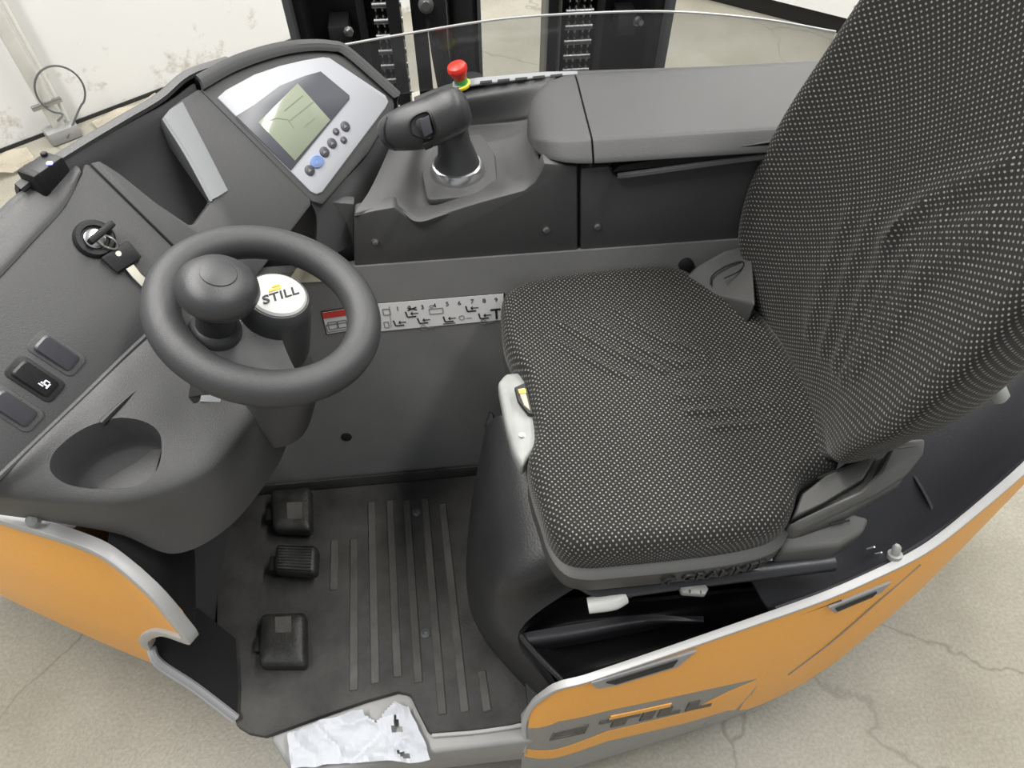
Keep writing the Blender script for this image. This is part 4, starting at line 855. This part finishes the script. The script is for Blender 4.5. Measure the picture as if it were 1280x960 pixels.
mk('rear_deck', slab([(.52, .46, .58), (.66, .47, .58), (.82, .57, .58), (1.0, .74, .58), (1.1, 1.05, .58), (.52, 1.05, .58)], (0, 0, -.2), .01, 2), 'black', T)
mk('pedestal_clip', slab([Z(x, y, .70) for x, y in ((606, 530), (612, 512), (618, 518), (620, 545), (608, 550))], (0, 0, -.04), .003, 1), 'black', T)
# storage bin beside the seat
bn = [[(650, 792, .62), (700, 752, .60), (800, 752, .60), (920, 740, .62), (985, 735, .66)],
      [(652, 796, .58), (710, 776, .55), (800, 766, .55), (900, 752, .58), (990, 742, .64)],
      [(668, 812, .57), (712, 790, .545), (800, 778, .54), (890, 766, .55), (990, 752, .62)],
      [(690, 838, .52), (730, 815, .48), (820, 795, .48), (900, 780, .49), (1000, 760, .6)],
      [(700, 850, .50), (760, 838, .46), (850, 808, .46), (950, 775, .48), (1050, 740, .6)],
      [(704, 856, .62), (760, 842, .645), (850, 812, .68), (950, 780, .715), (1050, 746, .75)]]
mk('storage_bin', patch([[Z(*c) for c in r] for r in bn], 36, 36, .006), 'black', T, 'black door-pocket style storage bin')
st = [[(648, 792, .60), (720, 780, .60), (790, 770, .60), (830, 769, .60), (880, 776, .60)], [(652, 806, .595), (715, 797, .595), (790, 783, .595), (830, 778, .595), (880, 778, .595)], [(672, 814, .55), (730, 804, .55), (800, 790, .55), (840, 782, .55), (880, 780, .57)]]
mk('bin_step', patch([[Z(*c) for c in r] for r in st], 24, 10, .01), 'tub', T)
mk('bin_edge', tube([Z(644, 786, .615), Z(660, 806, .60), Z(682, 830, .58), Z(702, 850, .565)], .0045, 8, n=14), 'dark', T)
# rear tub
def tubcol(x):
    z1 = interp(RZ, x)-.006; y0 = yR(x, z1)+.014; zb = .655+max(0, x-.60)*.62; zb = min(zb, z1-.03)
    return [Vector((x, y0, z1)), Vector((x, y0+.012, z1-.03)), Vector((x, y0+.05, zb+.035)), Vector((x, y0+.12, zb)), Vector((x, y0+.26, zb-.005)), Vector((x, y0+.42, zb-.005))]
tc_ = [tubcol(x) for x in (.42, .50, .58, .66, .74, .82, .92, 1.05, 1.2)]
mk('rear_tub', patch([[c[i] for c in tc_] for i in range(6)], 44, 34, .006), 'tub', T, 'dark moulded tub wall behind the seat')
mk('tub_ridge', tube([Z(1143, 596, .735), Z(1160, 625, .76), Z(1171, 655, .785), Z(1168, 684, .81)], .0025, 6, n=16), 'tub', T)
for q in ((1088, 685), (1097, 692), (1107, 690), (1098, 700), (1095, 714), (1126, 687)):
    mk('paint_chip', lathe(Z(*q, .735+.0004*(q[0]-1088)), (0, -.3, 1), [(.0015, -.01), (.0015, .012)], 6), 'icon', T)
mk('backrest_lever', lathe(Y(1238, 480, .44), (.5, -.6, -.5), [(.008, 0), (.012, .010), (.010, .022), (.004, .026)], 16), 'ltgrey', seat, 'light grey backrest lever')
# body core so that nothing is hollow from the side
mk('chassis', box((.15, 1.0, .22), (1.1, .9, .24), .03), 'black', T)
# camera box clipped on the dash rim
bc = Z(49, 201, 1.238); ba = (Z(62, 182, 1.238)-Z(24, 208, 1.238)).normalized(); bb = Z_.cross(ba)
cb = mk('sensor_box', box(bc+Z_*-.018, (.043, .029, .030), .003, (ba, bb, Z_)), 'black', T, 'small black box with a blue light on the dash rim')
mk('box_cap', box(bc+Z_*-.018-ba*.019, (.012, .031, .032), .004, (ba, bb, Z_)), 'blk', cb)
mk('status_light', box(Z(62, 204, 1.2365), (.007, .005, .003), .001), 'led', cb)
mk('box_nub', lathe(bc+ba*.014+bb*.008-Z_*.003, Z_, [(.004, -.002), (.004, .003), (.003, .004)], 12), 'black', cb)
# --- loose things: keys and rag
ky = empty('ignition_key', ig+DN*.006, 'black-headed key turned in the ignition lock', 'key')
a_ = (D(143, 278, .02)-D(108, 307, .02)).normalized(); b_ = DN.cross(a_)
mk('key_head', slab(rpoly([ig+DN*.009+a_*x+b_*y for x, y in ((-.012, -.004), (.026, -.0045), (.026, .0045), (-.012, .004))], .003), DN*.016, .002, 2), 'black', ky)
mk('key_blade', box(ig+DN*.007, (.012, .003, .010), .0005, (a_, b_, DN)), 'brass', ky)
rg = D(134, 302, .016)
mk('key_ring', tube([rg+a_*(.010*math.cos(t))*.6+(DV*-.6+DU*.2).normalized()*(.013*math.sin(t))+DN*(.004*math.cos(t)) for t in (2*math.pi*k/24 for k in range(24))], .0013, 8, True), 'brass', ky)
k2 = empty('spare_key', D(152, 325, .002), 'spare key with square black head hanging on the ring', 'key')
mk('key_head', slab(rpoly([D(x, y, .010) for x, y in ((126, 322), (160, 300), (178, 321), (147, 341))], .003), -DN*.007, .0015, 2), 'black', k2)
mk('key_blade', slab([D(x, y, .007) for x, y in ((157, 336), (167, 330), (177, 343), (182, 347), (187, 359), (183, 361), (176, 357), (166, 347))], -DN*.0025, .0004, 1), 'brass', k2)
mk('key_hole', lathe(D(148, 317, .010), DN, [(.0035, -.001), (.0035, .0006), (.002, .0006)], 14), 'brass', k2)
# rag
RG = [[(364, 919), (405, 904), (450, 892), (488, 884), (511, 884)], [(364, 930), (410, 915), (455, 908), (492, 905), (521, 906)], [(366, 945), (412, 935), (458, 930), (496, 930), (531, 930)], [(368, 962), (415, 958), (460, 956), (500, 955), (538, 951)]]
R = net([[Z(x, y, .388) for x, y in r] for r in RG], 44, 32)
for i, r in enumerate(R):
    for j, p in enumerate(r):
        e = min(i, 31-i, j, 43-j); q = Vector((p.x*22, p.y*22, 2.0)); n1 = abs(noise.noise(q)); n2 = abs(noise.noise(q*2.3+Vector((3, 1, 0))))
        p.z += .012+.020*n1+.008*n2; p.x += .006*noise.noise(q*1.4+Vector((9, 0, 0))); p.y += .006*noise.noise(q*1.4+Vector((0, 7, 0)))
bm = bmesh.new(); R2 = R; bm = grid(R2, .0012)
def inpoly(x, y, P):
    c = False
    for (a, b), (d, e) in zip(P, P[1:]+P[:1]):
        if (b > y) != (e > y) and x < (d-a)*(y-b)/(e-b)+a: c = not c
    return c
holes = [[(455, 875), (494, 876), (470, 903), (452, 890)], [(494, 892), (505, 916), (488, 916)], [(492, 936), (516, 944), (505, 950)], [(520, 870), (535, 870), (535, 885)]]
kill = []
for f in bm.faces:
    d = f.calc_center_median()-CP; w = d.dot(FW); x, y = 640+F*d.dot(RT)/w, 480-F*d.dot(UP)/w
    if any(inpoly(x, y, h) for h in holes): kill.append(f)
bmesh.ops.delete(bm, geom=kill, context='FACES')
tag(mk('paper_rag', bm, 'paper', None, sharp=12), 'crumpled torn white paper towel lying on the grey step sill', 'paper towel')
